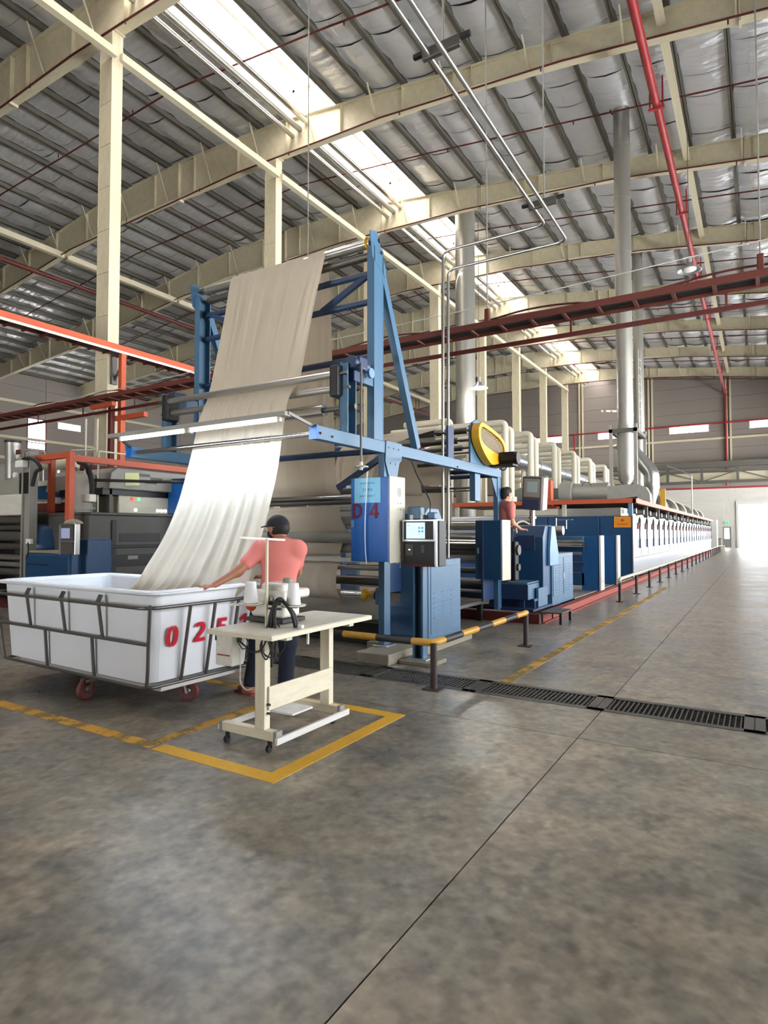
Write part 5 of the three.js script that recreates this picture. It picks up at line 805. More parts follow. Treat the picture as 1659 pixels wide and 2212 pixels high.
{
  // red cable tray bridge across the hall
  const z = -12.3 + 0.75, t = thing('cable_tray', 'red oxide cable tray bridge with cross rungs spanning the hall', 'cable tray'); const y = 5.72 * 0.965 + 0.1, x0 = -30, x1 = 6;
  for (const dz of [-0.25, 0.25]) { part('side_rail', rspan(x0, x1, y - 0.06, y + 0.06, z + dz - 0.02, z + dz + 0.02, 0.005), M.redoxide, t); }
  for (let x = x0 + 0.3; x < x1; x += 0.62) part('rung', span(x - 0.03, x + 0.03, y - 0.05, y - 0.02, z - 0.25, z + 0.25), M.redoxide, t);
  part('cables', [rspan(x0, x1, y - 0.01, y + 0.04, z - 0.2, z - 0.02, 0.02), rspan(x0, x1, y - 0.015, y + 0.03, z + 0.0, z + 0.19, 0.015)], M.black, t);
  part('lower_rail', rspan(x0, x1, y - 0.36, y - 0.28, z - 0.28, z - 0.22, 0.005), M.darkred, t); for (let x = x0 + 1; x < x1; x += 2.6) part('drop_strap', span(x - 0.02, x + 0.02, y - 0.32, y, z - 0.27, z - 0.24), M.redoxide, t);
  for (let x = x0 + 0.5; x < x1 - 3; x += 3.4) part('arched_cable', sweep(curve([V3(x, y + 0.08, z - 0.1), V3(x + 1.1, y + 0.2, z - 0.1), V3(x + 1.9, y + 0.27, z - 0.1), V3(x + 2.8, y + 0.22, z - 0.1), V3(x + 3.4, y + 0.08, z - 0.1)], 14), 0.02, 6), M.darkred, t);
  part('white_cable', sweep(curve([V3(x0, y + 0.1, z + 0.1), V3(-17, y + 0.18, z + 0.1), V3(-10, y + 0.34, z + 0.1), V3(-4, y + 0.45, z + 0.1), V3(1, y + 0.6, z + 0.1), V3(x1, y + 0.65, z + 0.1)], 40), 0.011, 6), M.cablegrey, t);
  for (const x of [-4.6, 0.1, -9.2]) { part('hanger_post', [rspan(x - 0.05, x + 0.05, y, y + 0.4, z - 0.05, z + 0.05, 0.02)], M.redoxide, t); part('hanger_rod', rod(V3(x, y + 0.3, z), V3(x, roofY(x), z), 0.014, 6), M.galv, t); }
  // second tray along the column row
  const s = thing('cable_tray', 'orange edged cable tray running along the column row', 'cable tray'); const X = -17.4, Y = 7.3, za = -4, zb = -15.8;
  part('side_rail', rspan(X + 0.3, X + 0.34, Y - 0.1, Y + 0.12, zb, za, 0.004), M.orange, s); part('side_rail', rspan(X - 0.2, X - 0.16, Y - 0.1, Y + 0.12, zb, za, 0.004), M.orange, s); part('white_edge', rspan(X + 0.34, X + 0.35, Y - 0.14, Y - 0.06, zb, za, 0.003), M.white, s); part('cables', rspan(X - 0.15, X + 0.28, Y - 0.1, Y + 0.02, zb, za, 0.03), M.black, s);
  for (let z2 = za - 0.3; z2 > zb; z2 -= 0.5) part('rung', span(X - 0.2, X + 0.34, Y - 0.14, Y - 0.1, z2 - 0.03, z2 + 0.03), M.darkred, s);
  part('bracket', [bar(V3(X - 0.35, Y - 0.9, -12.3), V3(X + 0.3, Y - 0.12, -12.3), 0.06, 0.06), span(X - 0.4, X - 0.3, Y - 1.0, Y, -12.4, -12.2)], M.tube, s);
  const b = thing('riser_post', 'orange steel post carrying trays beside the first column', 'post'); part('post', rspan(-17.22, -17.05, 0, Y - 0.14, -12.25, -12.08, 0.01), M.orange, b); part('post', rspan(-17.45, -17.3, 0, 5.5, -12.05, -11.9, 0.01), M.darkred, b); part('arm', [rspan(-17.4, -15.9, 5.05, 5.2, -12.2, -12.05, 0.01), rspan(-17.7, -16.6, 5.35, 5.48, -11.6, -11.45, 0.01)], M.orange, b);
}
{
  // red fire mains and branch lines
  const m = thing('fire_main', 'bright red fire main hung under the roof over the aisle', 'pipe'); part('pipe', rod(V3(-2.68, 16.0, -1), V3(-2.72, 15.9, ZB + 0.3), 0.13, 16), M.red, m);
  for (const z of frames) { if (z > -4) continue; part('hanger', [rod(V3(-2.5, 15.9, z - 1.8), V3(-2.5, 16.9, z - 1.8), 0.03, 6), rod(V3(-2.9, 15.9, z - 1.8), V3(-2.9, 16.4, z - 1.8), 0.03, 6), span(-2.95, -2.45, 15.8, 15.86, z - 1.85, z - 1.75)], M.red, m); }
  part('drop', pipe([V3(-2.72, 15.9, ZB + 0.35), V3(-2.72, 6.4, ZB + 0.35)], 0.09, 0.1), M.red, m);
  const l = thing('fire_main', 'dark red fire main hung behind the column row', 'pipe'); part('pipe', rod(V3(-34, 16.05, -1), V3(-34, 15.9, ZB + 0.3), 0.13, 12), M.darkred, l); for (const z of frames) { if (z > -4) continue; part('hanger', [rod(V3(-34.2, 15.9, z - 3), V3(-34.2, 17.3, z - 3), 0.04, 6), rod(V3(-33.8, 15.9, z - 3), V3(-33.8, 17.3, z - 3), 0.04, 6)], M.darkred, l); }
  for (let i = 0; i < frames.length; i++) for (const dz of [0.3, -4.0]) { const z = frames[i] + dz; if (z > -9) continue; const t = thing('sprinkler_line', (dz > 0 ? 'thin dark red sprinkler line along the ' + fromFar(i) + ' rafter' : 'thin dark red sprinkler line in mid bay past the ' + fromFar(i) + ' rafter') + ' from the far wall', 'pipe', 'sprinkler branch lines'); const xs = [-46, -33, -20, -12.4, -5.3, 2, 9]; const off = dz > 0 ? (x) => rafterBottom(x) - 0.1 : (x) => roofY(x) - 0.25; part('pipe', sweep(xs.map((x) => V3(x, off(x), z)), 0.035, 6), M.darkred, t); for (let x = -28; x < 8; x += 5.5) part('head', rod(V3(x, off(x) - 0.16, z), V3(x, off(x), z), 0.025, 6), M.darkred, t); }
  const w = thing('fire_main', 'red fire pipe crossing the far grey wall', 'pipe'); part('pipe', rod(V3(WL + 1, 12.98, ZB + 0.4), V3(WR - 0.5, 12.98, ZB + 0.4), 0.08, 8), M.red, w); part('drop', rod(V3(-18.2, 12.98, ZB + 0.4), V3(-18.2, 9.5, ZB + 0.4), 0.08, 8), M.red, w);
}
{
  // high bay lamps
  const lamp = (x, y, z, on, label) => { const t = thing('pendant_lamp', label, 'lamp', null, [x, y, z]); part('shade', lathe([[0.08, 0.32], [0.12, 0.3], [0.2, 0.16], [0.42, 0.02], [0.44, 0], [0.42, 0.005], [0.18, 0.14], [0.08, 0.3]], 26), M.ss, t); part('gear_box', rod(V3(0, 0.3, 0), V3(0, 0.55, 0), 0.1, 14), M.grey, t); part('cord', rod(V3(0, 0.55, 0), V3(0, roofY(x) - y, 0), 0.012, 6), M.tube, t);
    part('bulb_lens', T(new THREE.SphereGeometry(0.26, 18, 10).scale(1, 0.35, 1), 0, 0.06, 0), on ? std('#ffffff', 0.4, 0, { emissive: new THREE.Color().setRGB(1, 0.98, 0.93), emissiveIntensity: 10 }) : M.white, t);
    if (on) { const l = new THREE.PointLight(new THREE.Color().setRGB(1, 0.98, 0.93), 40); l.position.set(x, y - 0.08, z); l.shadow.radius = 8; l.castShadow = true; scene.add(l); } };
  lamp(-11.44, 8.5, -27.6, true, 'glowing bell-shaped pendant lamp hanging beside the wide flue'); lamp(-2.14, 11.77, -26.5, false, 'unlit bell-shaped pendant lamp hanging over the aisle'); 
}
{
  // gantry truss before the far wall
  const z = ZB + 2.2, g = thing('gantry_truss', 'grey steel lattice gantry crossing in front of the far wall', 'truss'); part('top_chord', [span(-16, WR - 0.3, 8.2, 8.75, z - 0.3, z + 0.3)], M.greydark, g); part('bottom_chord', span(-16, WR - 0.3, 6.55, 6.8, z - 0.15, z + 0.15), M.greydark, g); part('mid_chord', span(-16, WR - 0.3, 7.75, 7.9, z - 0.15, z + 0.15), M.greydark, g);
  for (let x = -14.5, k = 0; x < WR - 1; x += 3.2, k++) { part('vertical', span(x - 0.12, x + 0.12, 6.6, 8.3, z - 0.1, z + 0.1), M.greydark, g); if (x + 3.2 < WR) part('diagonal', bar(V3(x, k % 2 ? 6.75 : 7.8, z), V3(x + 3.2, k % 2 ? 7.8 : 6.75, z), 0.1, 0.1), M.greydark, g); }
  part('cover_sheet', span(-16, WR - 0.3, 6.9, 7.7, z - 0.6, z - 0.55), M.creamd, g); for (const x of [-15.8, WR - 0.6]) part('leg', span(x - 0.15, x + 0.15, 0, 8.3, z - 0.15, z + 0.15), M.greydark, g);
  const b = thing('wall_box', 'small brown box on the floor by the oven end', 'box'); part('body', rspan(-3.6, -2.9, 0, 0.95, -63.6, -63, 0.02), M.block, b); part('lid', rspan(-3.64, -2.86, 0.95, 1.02, -63.64, -62.96, 0.02), M.greydark, b);
  // ventilator drums on the platform
  const v = thing('fan_casing', 'dark round fan casing on the oven platform', 'fan', 'fan casings on the platform', [-3.9, 2.54, -29]); part('casing', T(new THREE.SphereGeometry(0.62, 20, 12, 0, Math.PI * 2, 0, Math.PI / 2).scale(1, 1.0, 1.4), 0, 0, 0), M.greydark, v); part('flange', [bar(V3(-0.6, 0.05, 0.9), V3(0.6, 0.05, 0.9), 0.06, 0.1), T(new THREE.TorusGeometry(0.6, 0.05, 8, 20, Math.PI), 0, 0.02, 0.85)], M.lagging, v);
  v.userData.label = 'dark round fan casing beside the orange plate on the platform'; for (const [k, z2] of [-33, -37, -41, -45, -49].entries()) copyOf(v, [-3.9, 2.54, z2], undefined, 'dark round fan casing, ' + ORD[k + 1] + ' from the orange plate');
  const o = thing('orange_strut', 'orange upright plate standing on the oven platform', 'post'); part('plate', rspan(-3.5, -3.3, 2.54, 3.35, -28.1, -27.98, 0.01), M.stripeyellow, o);
  const pl = thing('lamp_arm', 'thin post with a bent lamp arm on the platform edge', 'lamp'); part('post', pipe([V3(-3.3, 2.56, -40), V3(-3.3, 4.9, -40), V3(-4.6, 5.5, -40)], 0.035, 0.1), M.galv, pl);
}

// ================================================================ THE NEIGHBOURING MACHINE BEHIND THE TROLLEY
{
  const Z = -6.7, X2 = -10.9;
  const fb = (x0, y0, x1, y1, z, depth, r = 0.01) => { const a = atZ(x0, y0, z), b = atZ(x1, y1, z); return rspan(a.x, b.x, b.y, a.y, z - depth, z, r); };   // front face on z
  const sb = (x0, y0, x1, y1, X, depth, r = 0.01) => { const a = atX(x0, (y0 + y1) / 2, X), b = atX(x1, (y0 + y1) / 2, X), t = atX((x0 + x1) / 2, y0, X).y, u = atX((x0 + x1) / 2, y1, X).y; return rspan(X - depth, X, u, t, b.z, a.z, r); };   // side face on x
  const g = thing('padder_frame', 'grey roller machine with a motor on top behind the trolley', 'machine');
  { const a = atZ(48, 1240, Z), b = atZ(64, 1240, Z), top = atZ(60, 975, Z).y; part('frame_post', rspan(a.x, b.x, 0, top, Z - 0.11, Z, 0.01), M.grey, g); part('post_flange', [rspan(a.x - 0.02, a.x + 0.03, 0, top, Z - 0.12, Z + 0.04, 0.005), rspan(b.x - 0.03, b.x + 0.02, 0, top, Z - 0.12, Z + 0.04, 0.005)], M.grey, g);
    const x0 = atZ(-60, 1240, Z).x; part('frame_post', rspan(x0, x0 + 0.3, 0, top, Z - 0.25, Z, 0.01), M.grey, g);
    const rollers = [[1122, 0.09, M.greydark], [1140, 0.06, M.tube], [1158, 0.1, M.greydark], [1180, 0.07, M.tube], [1203, 0.06, M.steel], [1219, 0.05, M.galv], [1235, 0.07, M.greydark]]; for (const [py, r, m] of rollers) { const y = atZ(25, py, Z - 0.15).y; part('roller', rod(V3(x0 + 0.2, y, Z - 0.15), V3(a.x, y, Z - 0.15), r, 14), m, g); }
    part('back_panel', span(x0, a.x, 0.0, atZ(20, 1115, Z).y, Z - 0.6, Z - 0.5), M.black, g); part('lower_tray', rspan(x0, b.x + 0.1, 0, 0.1, Z - 0.5, Z + 0.1, 0.01), M.darkred, g);
    part('white_box', fb(-60, 1073, 45, 1113, Z + 0.05, 0.16, 0.03), M.enamel, g); part('upper_box', fb(-60, 1010, 62, 1070, Z + 0.02, 0.14, 0.01), M.grey, g); part('box_opening_shade', fb(42, 1022, 62, 1066, Z + 0.03, 0.02, 0.002), M.black, g);  // raised black plate paints in the shade of the box opening
    const m0 = atZ(33, 1035, Z - 0.1), m1 = atZ(33, 960, Z - 0.1); part('vertical_motor', [rod(V3(m0.x, m0.y, Z - 0.05), V3(m1.x, m1.y, Z - 0.05), 0.14, 20), rod(V3(m1.x, m1.y - 0.05, Z - 0.05), V3(m1.x, m1.y + 0.02, Z - 0.05), 0.15, 20)], M.galv, g); part('terminal_box', fb(32, 995, 48, 1009, Z + 0.15, 0.12, 0.02), M.cone, g); part('name_plate', fb(34, 972, 43, 981, Z + 0.1, 0.02, 0.003), M.darkred, g); part('fan_cap', rod(V3(m1.x, m1.y + 0.02, Z - 0.05), V3(m1.x, m1.y + 0.07, Z - 0.05), 0.155, 20), M.black, g);
    part('gauge', rod(V3(atZ(40, 1027, Z).x, atZ(40, 1027, Z).y, Z + 0.03), V3(atZ(40, 1027, Z).x, atZ(40, 1027, Z).y, Z + 0.09), 0.055, 16), M.cone, g); part('wall_socket', fb(55, 1164, 66, 1175, Z + 0.06, 0.05, 0.008), M.cone, g); part('hose', sweep(curve([atZ(50, 992, Z + 0.05), atZ(65, 990, Z + 0.1), atZ(80, 998, Z + 0.1), atZ(88, 1012, Z + 0.08), atZ(78, 1020, Z), atZ(70, 1050, Z)], 24), 0.035, 8), M.rubber, g); part('socket_cable', sweep(curve([atZ(60, 1172, Z + 0.1), atZ(61, 1190, Z + 0.1), atZ(57, 1208, Z + 0.1)], 10), 0.012, 6), M.cable, g); }
  const o = thing('orange_gantry', 'orange steel portal frame over the neighbouring machine', 'frame');
  { const z = -6.75, a = atZ(142, 975, z), b = atZ(151, 975, z); part('post', rspan(a.x, b.x, 0, a.y, z - 0.11, z, 0.008), M.orange, o); const l = atZ(52, 988, z); part('beam', rspan(l.x, a.x - 0.003, a.y - 0.12, a.y - 0.005, z - 0.1, z - 0.008, 0.008), M.orange, o);
    const p = V3(b.x - 0.07, a.y - 0.12, z - 0.115), q = atX(418, 1028, b.x - 0.3); part('beam', bar(p, V3(p.x, p.y, q.z - 1.5), 0.12, 0.12), M.orange, o); part('post', rspan(p.x - 0.08, p.x + 0.08, 0, p.y, q.z - 1.5, q.z - 1.34, 0.008), M.orange, o); part('beam_plate', fb(48, 975, 56, 990, z + 0.02, 0.1, 0.005), M.greydark, o); part('post', rspan(l.x - 0.02, l.x + 0.1, 0, a.y, z - 0.6, z - 0.5, 0.008), M.orange, o); part('beam', bar(V3(l.x + 0.04, a.y - 0.06, z - 0.5), V3(l.x + 0.04, a.y - 0.06, z - 0.1), 0.09, 0.09), M.orange, o); }
  const k = thing('machine_console', 'small dark console with a pale screen and chrome edge beside the orange post', 'console');
  { const z = -6.35; part('case', fb(127, 1131, 158, 1198, z, 0.1, 0.012), M.greydark, k); part('bezel', [fb(127, 1131, 160, 1133, z + 0.012, 0.02, 0.002), fb(127, 1168, 160, 1171, z + 0.012, 0.02, 0.002), fb(127, 1131, 129, 1198, z + 0.012, 0.02, 0.002)], M.ss, k); part('chrome_edge', fb(158, 1132, 161, 1199, z + 0.01, 0.1, 0.008), M.chrome, k); part('screen', fb(132, 1141, 149, 1163, z + 0.012, 0.02, 0.002), std('#16161a', 0.3, 0, { emissive: new THREE.Color('#b9c3e8'), emissiveIntensity: 0.55 }), k, 'pale lilac lit screen'); const p = atZ(145, 1198, z); part('stand', rspan(p.x - 0.05, p.x + 0.05, 0, p.y + 0.02, z - 0.18, z - 0.06, 0.008), M.bluedark, k); part('top_cap', T(new THREE.SphereGeometry(0.16, 16, 8, 0, 6.3, 0, 1.6).scale(1.3, 0.5, 0.8), atZ(147, 1131, z).x, atZ(147, 1131, z).y, z - 0.1), M.block, k); }
  const bl = thing('blue_bath_housing', 'dark blue rounded housing with a grey lid behind the trolley', 'machine housing');
  { const z = -6.6; const a = atZ(52, 1212, z), b = atZ(150, 1212, z), t = atZ(110, 1196, z).y; part('body', rspan(a.x, b.x, 0, t, z - 0.9, z, 0.06), M.bluedark, bl); part('lid', rspan(a.x + 0.05, b.x - 0.25, t, t + 0.05, z - 0.85, z - 0.02, 0.02), M.block, bl); part('side_panel', fb(150, 1164, 187, 1290, z - 0.05, 0.5, 0.03), M.bluedark, bl); const p = atZ(95, 1195, z - 0.5); part('rear_cowl', [T(lathe([[0, 0], [0.42, 0], [0.42, 0.35], [0.34, 0.62], [0.15, 0.74], [0, 0.76]], 20), p.x, p.y - 0.15, z - 0.55)], M.bluedark, bl); part('vent_slot', fb(58, 1217, 104, 1222, z + 0.004, 0.01, 0.002), M.black, bl); }
  const pp = thing('dosing_pump', 'grey stacked dosing pump column behind the orange post', 'pump');
  { const z = -7.4; const c = atZ(178, 1160, z), t = atZ(178, 1026, z); part('stand', rod(V3(c.x, 0, z), V3(c.x, c.y - 0.3, z), 0.16, 16), M.block, pp); part('body', [rod(V3(c.x, c.y - 0.3, z), V3(c.x, c.y + 0.6, z), 0.19, 18), rod(V3(c.x, c.y + 0.55, z), V3(c.x, c.y + 0.6, z), 0.24, 18)], M.grey, pp); part('motor', rod(V3(c.x, c.y + 0.6, z), V3(c.x, t.y, z), 0.2, 18), M.grey, pp); part('junction_box', fb(174, 1068, 193, 1084, z + 0.3, 0.15, 0.02), M.enamel, pp); part('hose', sweep(curve([atZ(170, 998, z + 0.2), atZ(185, 1005, z + 0.2), atZ(196, 1030, z + 0.2), atZ(199, 1060, z + 0.2), atZ(195, 1085, z + 0.2)], 24), 0.05, 8), M.rubber, pp); part('black_pipe', pipe([atZ(203, 1037, z + 0.1), V3(atZ(203, 1037, z).x + 1.2, atZ(203, 1037, z).y, z - 1.5)], 0.03, 0.1), M.rubber, pp); }
  const ln = thing('conduit_set', 'thin cream conduits dropping in front of the first column', 'conduit');
  for (const [px, y0, y1] of [[186, 905, 1120], [205, 1030, 1165], [213, 980, 1160], [211, 905, 985]]) { const a = atZ(px, y0, -7.6), b = atZ(px, y1, -7.6); part('conduit', rod(a, V3(a.x, y1 > 1110 ? 0.9 : b.y, a.z), 0.02, 8), M.beige, ln); } { const a = atZ(155, 973, -7.6), b = atZ(208, 972, -7.6), c = atZ(213, 985, -7.6), d = atZ(290, 984, -8.6); part('conduit', [rod(a, b, 0.018, 8), pipe([c, V3(c.x, c.y + 0.1, c.z), d], 0.018, 0.08)], M.beige, ln); const f = thing('floor_pedestal', 'grey conduit pedestal on the floor beside the orange gantry', 'post'); const p = atZ(205, 1165, -7.6); part('pedestal', rspan(p.x - 0.3, p.x + 0.12, 0, 0.95, -7.75, -7.5, 0.02), M.block, f); }
  const pb = thing('background_pipes', 'cream pipe and blue tank seen between the grey frame and orange post', 'pipes');
  { const z = -8.6; const a = atZ(70, 1007, z), b = atZ(170, 1010, z); part('pipe', rod(a, V3(b.x, a.y, z), 0.16, 16), M.lagging, pb); for (const px of [85, 97, 110, 122]) { const p = atZ(px, 1028, z); part('cylinder', rod(V3(p.x, atZ(px, 1040, z).y, z), V3(p.x, atZ(px, 1015, z).y, z), 0.09, 12), M.steel, pb); } part('shelf', fb(72, 1040, 140, 1046, z + 0.1, 0.4), M.lagging, pb); part('tank', fb(75, 1050, 140, 1075, z, 0.5), M.bluedark, pb); part('rail', fb(72, 1088, 140, 1104, z, 0.3), M.darkred, pb); part('pot', rod(V3(atZ(131, 1086, z).x, atZ(131, 1088, z).y, z + 0.1), V3(atZ(131, 1086, z).x, atZ(131, 1075, z).y, z + 0.1), 0.09, 12), M.cone, pb); part('base_frame', fb(72, 1105, 142, 1290, z - 0.1, 0.4), M.greydark, pb); }
  // side of the neighbouring machine
  const s = thing('dark_dyeing_machine', 'dark machine body with hood, control strip and yellow paper behind the cloth', 'machine');
  const zOf = (px) => atX(px, 1150, X2).z;
  { const yb = atX(280, 1114, X2).y, z0 = zOf(192), z1 = zOf(470);
    part('lower_body', rspan(X2 - 2.6, X2, 0.0, yb, z1, z0, 0.02), M.greydark, s); part('top_lip', rspan(X2 - 2.6, X2 + 0.06, yb, yb + 0.05, z1, z0, 0.01), M.greydark, s); part('body_rib', [rspan(X2, X2 + 0.03, 0.1, yb - 0.1, zOf(245) - 0.05, zOf(245) + 0.05, 0.01), rspan(X2, X2 + 0.05, atX(280, 1180, X2).y - 0.03, atX(280, 1180, X2).y + 0.03, z1, z0, 0.01)], M.black, s); part('recess_shade_plate', [rspan(X2, X2 + 0.01, atX(300, 1170, X2).y, atX(300, 1152, X2).y, zOf(345), zOf(258), 0.004), rspan(X2, X2 + 0.02, atX(300, 1222, X2).y, atX(300, 1197, X2).y, zOf(360), zOf(225), 0.004)], M.black, s); part('label_plate', rspan(X2 + 0.02, X2 + 0.03, atX(285, 1208, X2).y, atX(285, 1200, X2).y, zOf(297), zOf(275), 0.002), M.grey, s);  // raised black plates stand for shade in recesses that are not modelled
    part('control_strip', rspan(X2 - 1.6, X2 - 0.25, yb + 0.05, yb + 0.42, z1, zOf(272), 0.03), M.beige, s); part('hood_gap_shade', rspan(X2 - 1.8, X2 - 0.3, yb + 0.42, yb + 0.56, z1, zOf(240), 0.01), M.black, s); part('hood', T(extr([[zOf(245), yb + 0.56], [zOf(250), yb + 0.85], [zOf(262), yb + 0.95], [z1, yb + 0.95], [z1, yb + 0.56]], 2.2, 0.02).rotateY(-Math.PI / 2), X2 - 0.15, 0, 0), M.grey, s); part('hood_beam', rspan(X2 - 1.5, X2 - 1.1, yb + 0.98, yb + 1.1, z1, zOf(265), 0.02), M.darkred, s); part('hood_post', rspan(X2 - 0.4, X2 - 0.3, yb + 0.05, yb + 0.6, zOf(262), zOf(255), 0.01), M.greydark, s);  // black block paints the shade into the gap under the hood
    part('yellow_paper', T(box(0.004, 0.26, 0.34).rotateX(0.08), X2 - 0.12, yb + 0.76, zOf(292)), std('#d8dca0', 0.8), s, 'yellow paper sheet'); part('printed_plate', [[318, 0.86], [345, 0.8], [333, 0.72]].map(([px, dy]) => box(0.004, 0.06, 0.3, X2 - 0.125, yb + dy, zOf(px))), M.greydark, s);
    const led = (px, dy, c) => part('indicator_light', rod(V3(X2 - 0.26, yb + dy, zOf(px)), V3(X2 - 0.22, yb + dy, zOf(px)), 0.035, 10), std(c, 0.4, 0, { emissive: new THREE.Color(c), emissiveIntensity: 1.5 }), s); led(302, 0.36, '#ff3a2a'); led(314, 0.36, '#57d27a'); led(308, 0.13, '#eaf2ff'); for (const px of [356, 364, 372]) led(px, 0.13, '#f2f6ff');
    const c = thing('blue_cabinet', 'bright blue cabinet partly hidden behind the hanging cloth', 'cabinet'); const za = zOf(378), zb = zOf(430); part('body', rspan(X2 - 0.25, X2 + 0.35, 0, yb + 0.78, zb, za, 0.02), M.bluedeep, c); part('window_panel', rspan(X2 + 0.35, X2 + 0.36, yb + 0.1, yb + 0.62, zb + 0.3, za - 0.18, 0.004), M.grey, c); part('red_button', rod(V3(X2 + 0.36, yb + 0.3, za - 0.3), V3(X2 + 0.39, yb + 0.3, za - 0.3), 0.04, 10), M.red, c); part('upper_panel', rspan(X2 - 0.2, X2 + 0.3, yb + 0.78, yb + 0.84, zb, za, 0.01), M.bluedark, c); }
}

// ================================================================ PEOPLE
function blobs(bones, cell, k = 0.03, pad = 0.05) {   // smooth union of tapered capsules, meshed on a grid
  const bb = new THREE.Box3(); for (const [a, b, ra, rb] of bones) { for (const [p, r] of [[a, ra], [b, rb]]) { bb.expandByPoint(p.clone().addScalar(r + pad)); bb.expandByPoint(p.clone().addScalar(-r - pad)); } }
  const c = bb.getCenter(V3(0, 0, 0)), s = bb.getSize(V3(0, 0, 0)), half = Math.max(s.x, s.y, s.z) / 2, n = Math.min(150, Math.ceil(2 * half / cell) + 4);
  const mc = new MarchingCubes(n, M.skin, false, false, 300000); mc.isolation = 0; const P = V3(0, 0, 0), h = n / 2;
  const pre = bones.map(([a, b, ra, rb, fl]) => ({ a, d: b.clone().sub(a), l2: Math.max(1e-9, b.distanceToSquared(a)), ra, rb, fl }));
  for (let z = 0; z < n; z++) for (let y = 0; y < n; y++) for (let x = 0; x < n; x++) {
    P.set((x - h) / h * half + c.x, (y - h) / h * half + c.y, (z - h) / h * half + c.z);
    let acc = 0, mn = 1e9; const ds = [];
    for (const q of pre) { let wx = P.x - q.a.x, wy = P.y - q.a.y, wz = P.z - q.a.z; const t = clamp((wx * q.d.x + wy * q.d.y + wz * q.d.z) / q.l2); wx -= q.d.x * t; wy -= q.d.y * t; wz -= q.d.z * t; if (q.fl) { const f = wx * q.fl.x + wy * q.fl.y + wz * q.fl.z, e = f * (q.fl.w - 1); wx += q.fl.x * e; wy += q.fl.y * e; wz += q.fl.z * e; } const d = Math.sqrt(wx * wx + wy * wy + wz * wz) - (q.ra + (q.rb - q.ra) * t); ds.push(d); if (d < mn) mn = d; }
    let e = 0; for (const d of ds) { const w = (d - mn) / k; if (w < 8) e += Math.exp(-w); } acc = mn - k * Math.log(e);
    mc.field[x + y * n + z * n * n] = -acc;
  }
  mc.update();
  const cnt = mc.count, pos = new Float32Array(cnt * 3), nor = new Float32Array(cnt * 3); for (let i = 0; i < cnt; i++) for (let j = 0; j < 3; j++) { pos[i * 3 + j] = mc.positionArray[i * 3 + j] * half + c.getComponent(j); nor[i * 3 + j] = mc.normalArray[i * 3 + j]; }
  let g = new THREE.BufferGeometry(); g.setAttribute('position', new THREE.BufferAttribute(pos, 3)); g = mergeVertices(g, 1e-4); g.computeVertexNormals(); g.setAttribute('uv', new THREE.Float32BufferAttribute(new Float32Array(g.attributes.position.count * 2), 2));
  { const p = g.attributes.position, u = g.attributes.uv; for (let i = 0; i < p.count; i++) u.setXY(i, p.getX(i) * 4 + p.getZ(i) * 3, p.getY(i) * 4); }
  return g;
}
const FWD = V3(-Math.sin(31.37 * Math.PI / 180), 0, -Math.cos(31.37 * Math.PI / 180)), RGT = V3(FWD.z * -1, 0, FWD.x);
const flat = (dir, f) => { const v = new THREE.Vector4(dir.x, dir.y, dir.z, f); return v; };
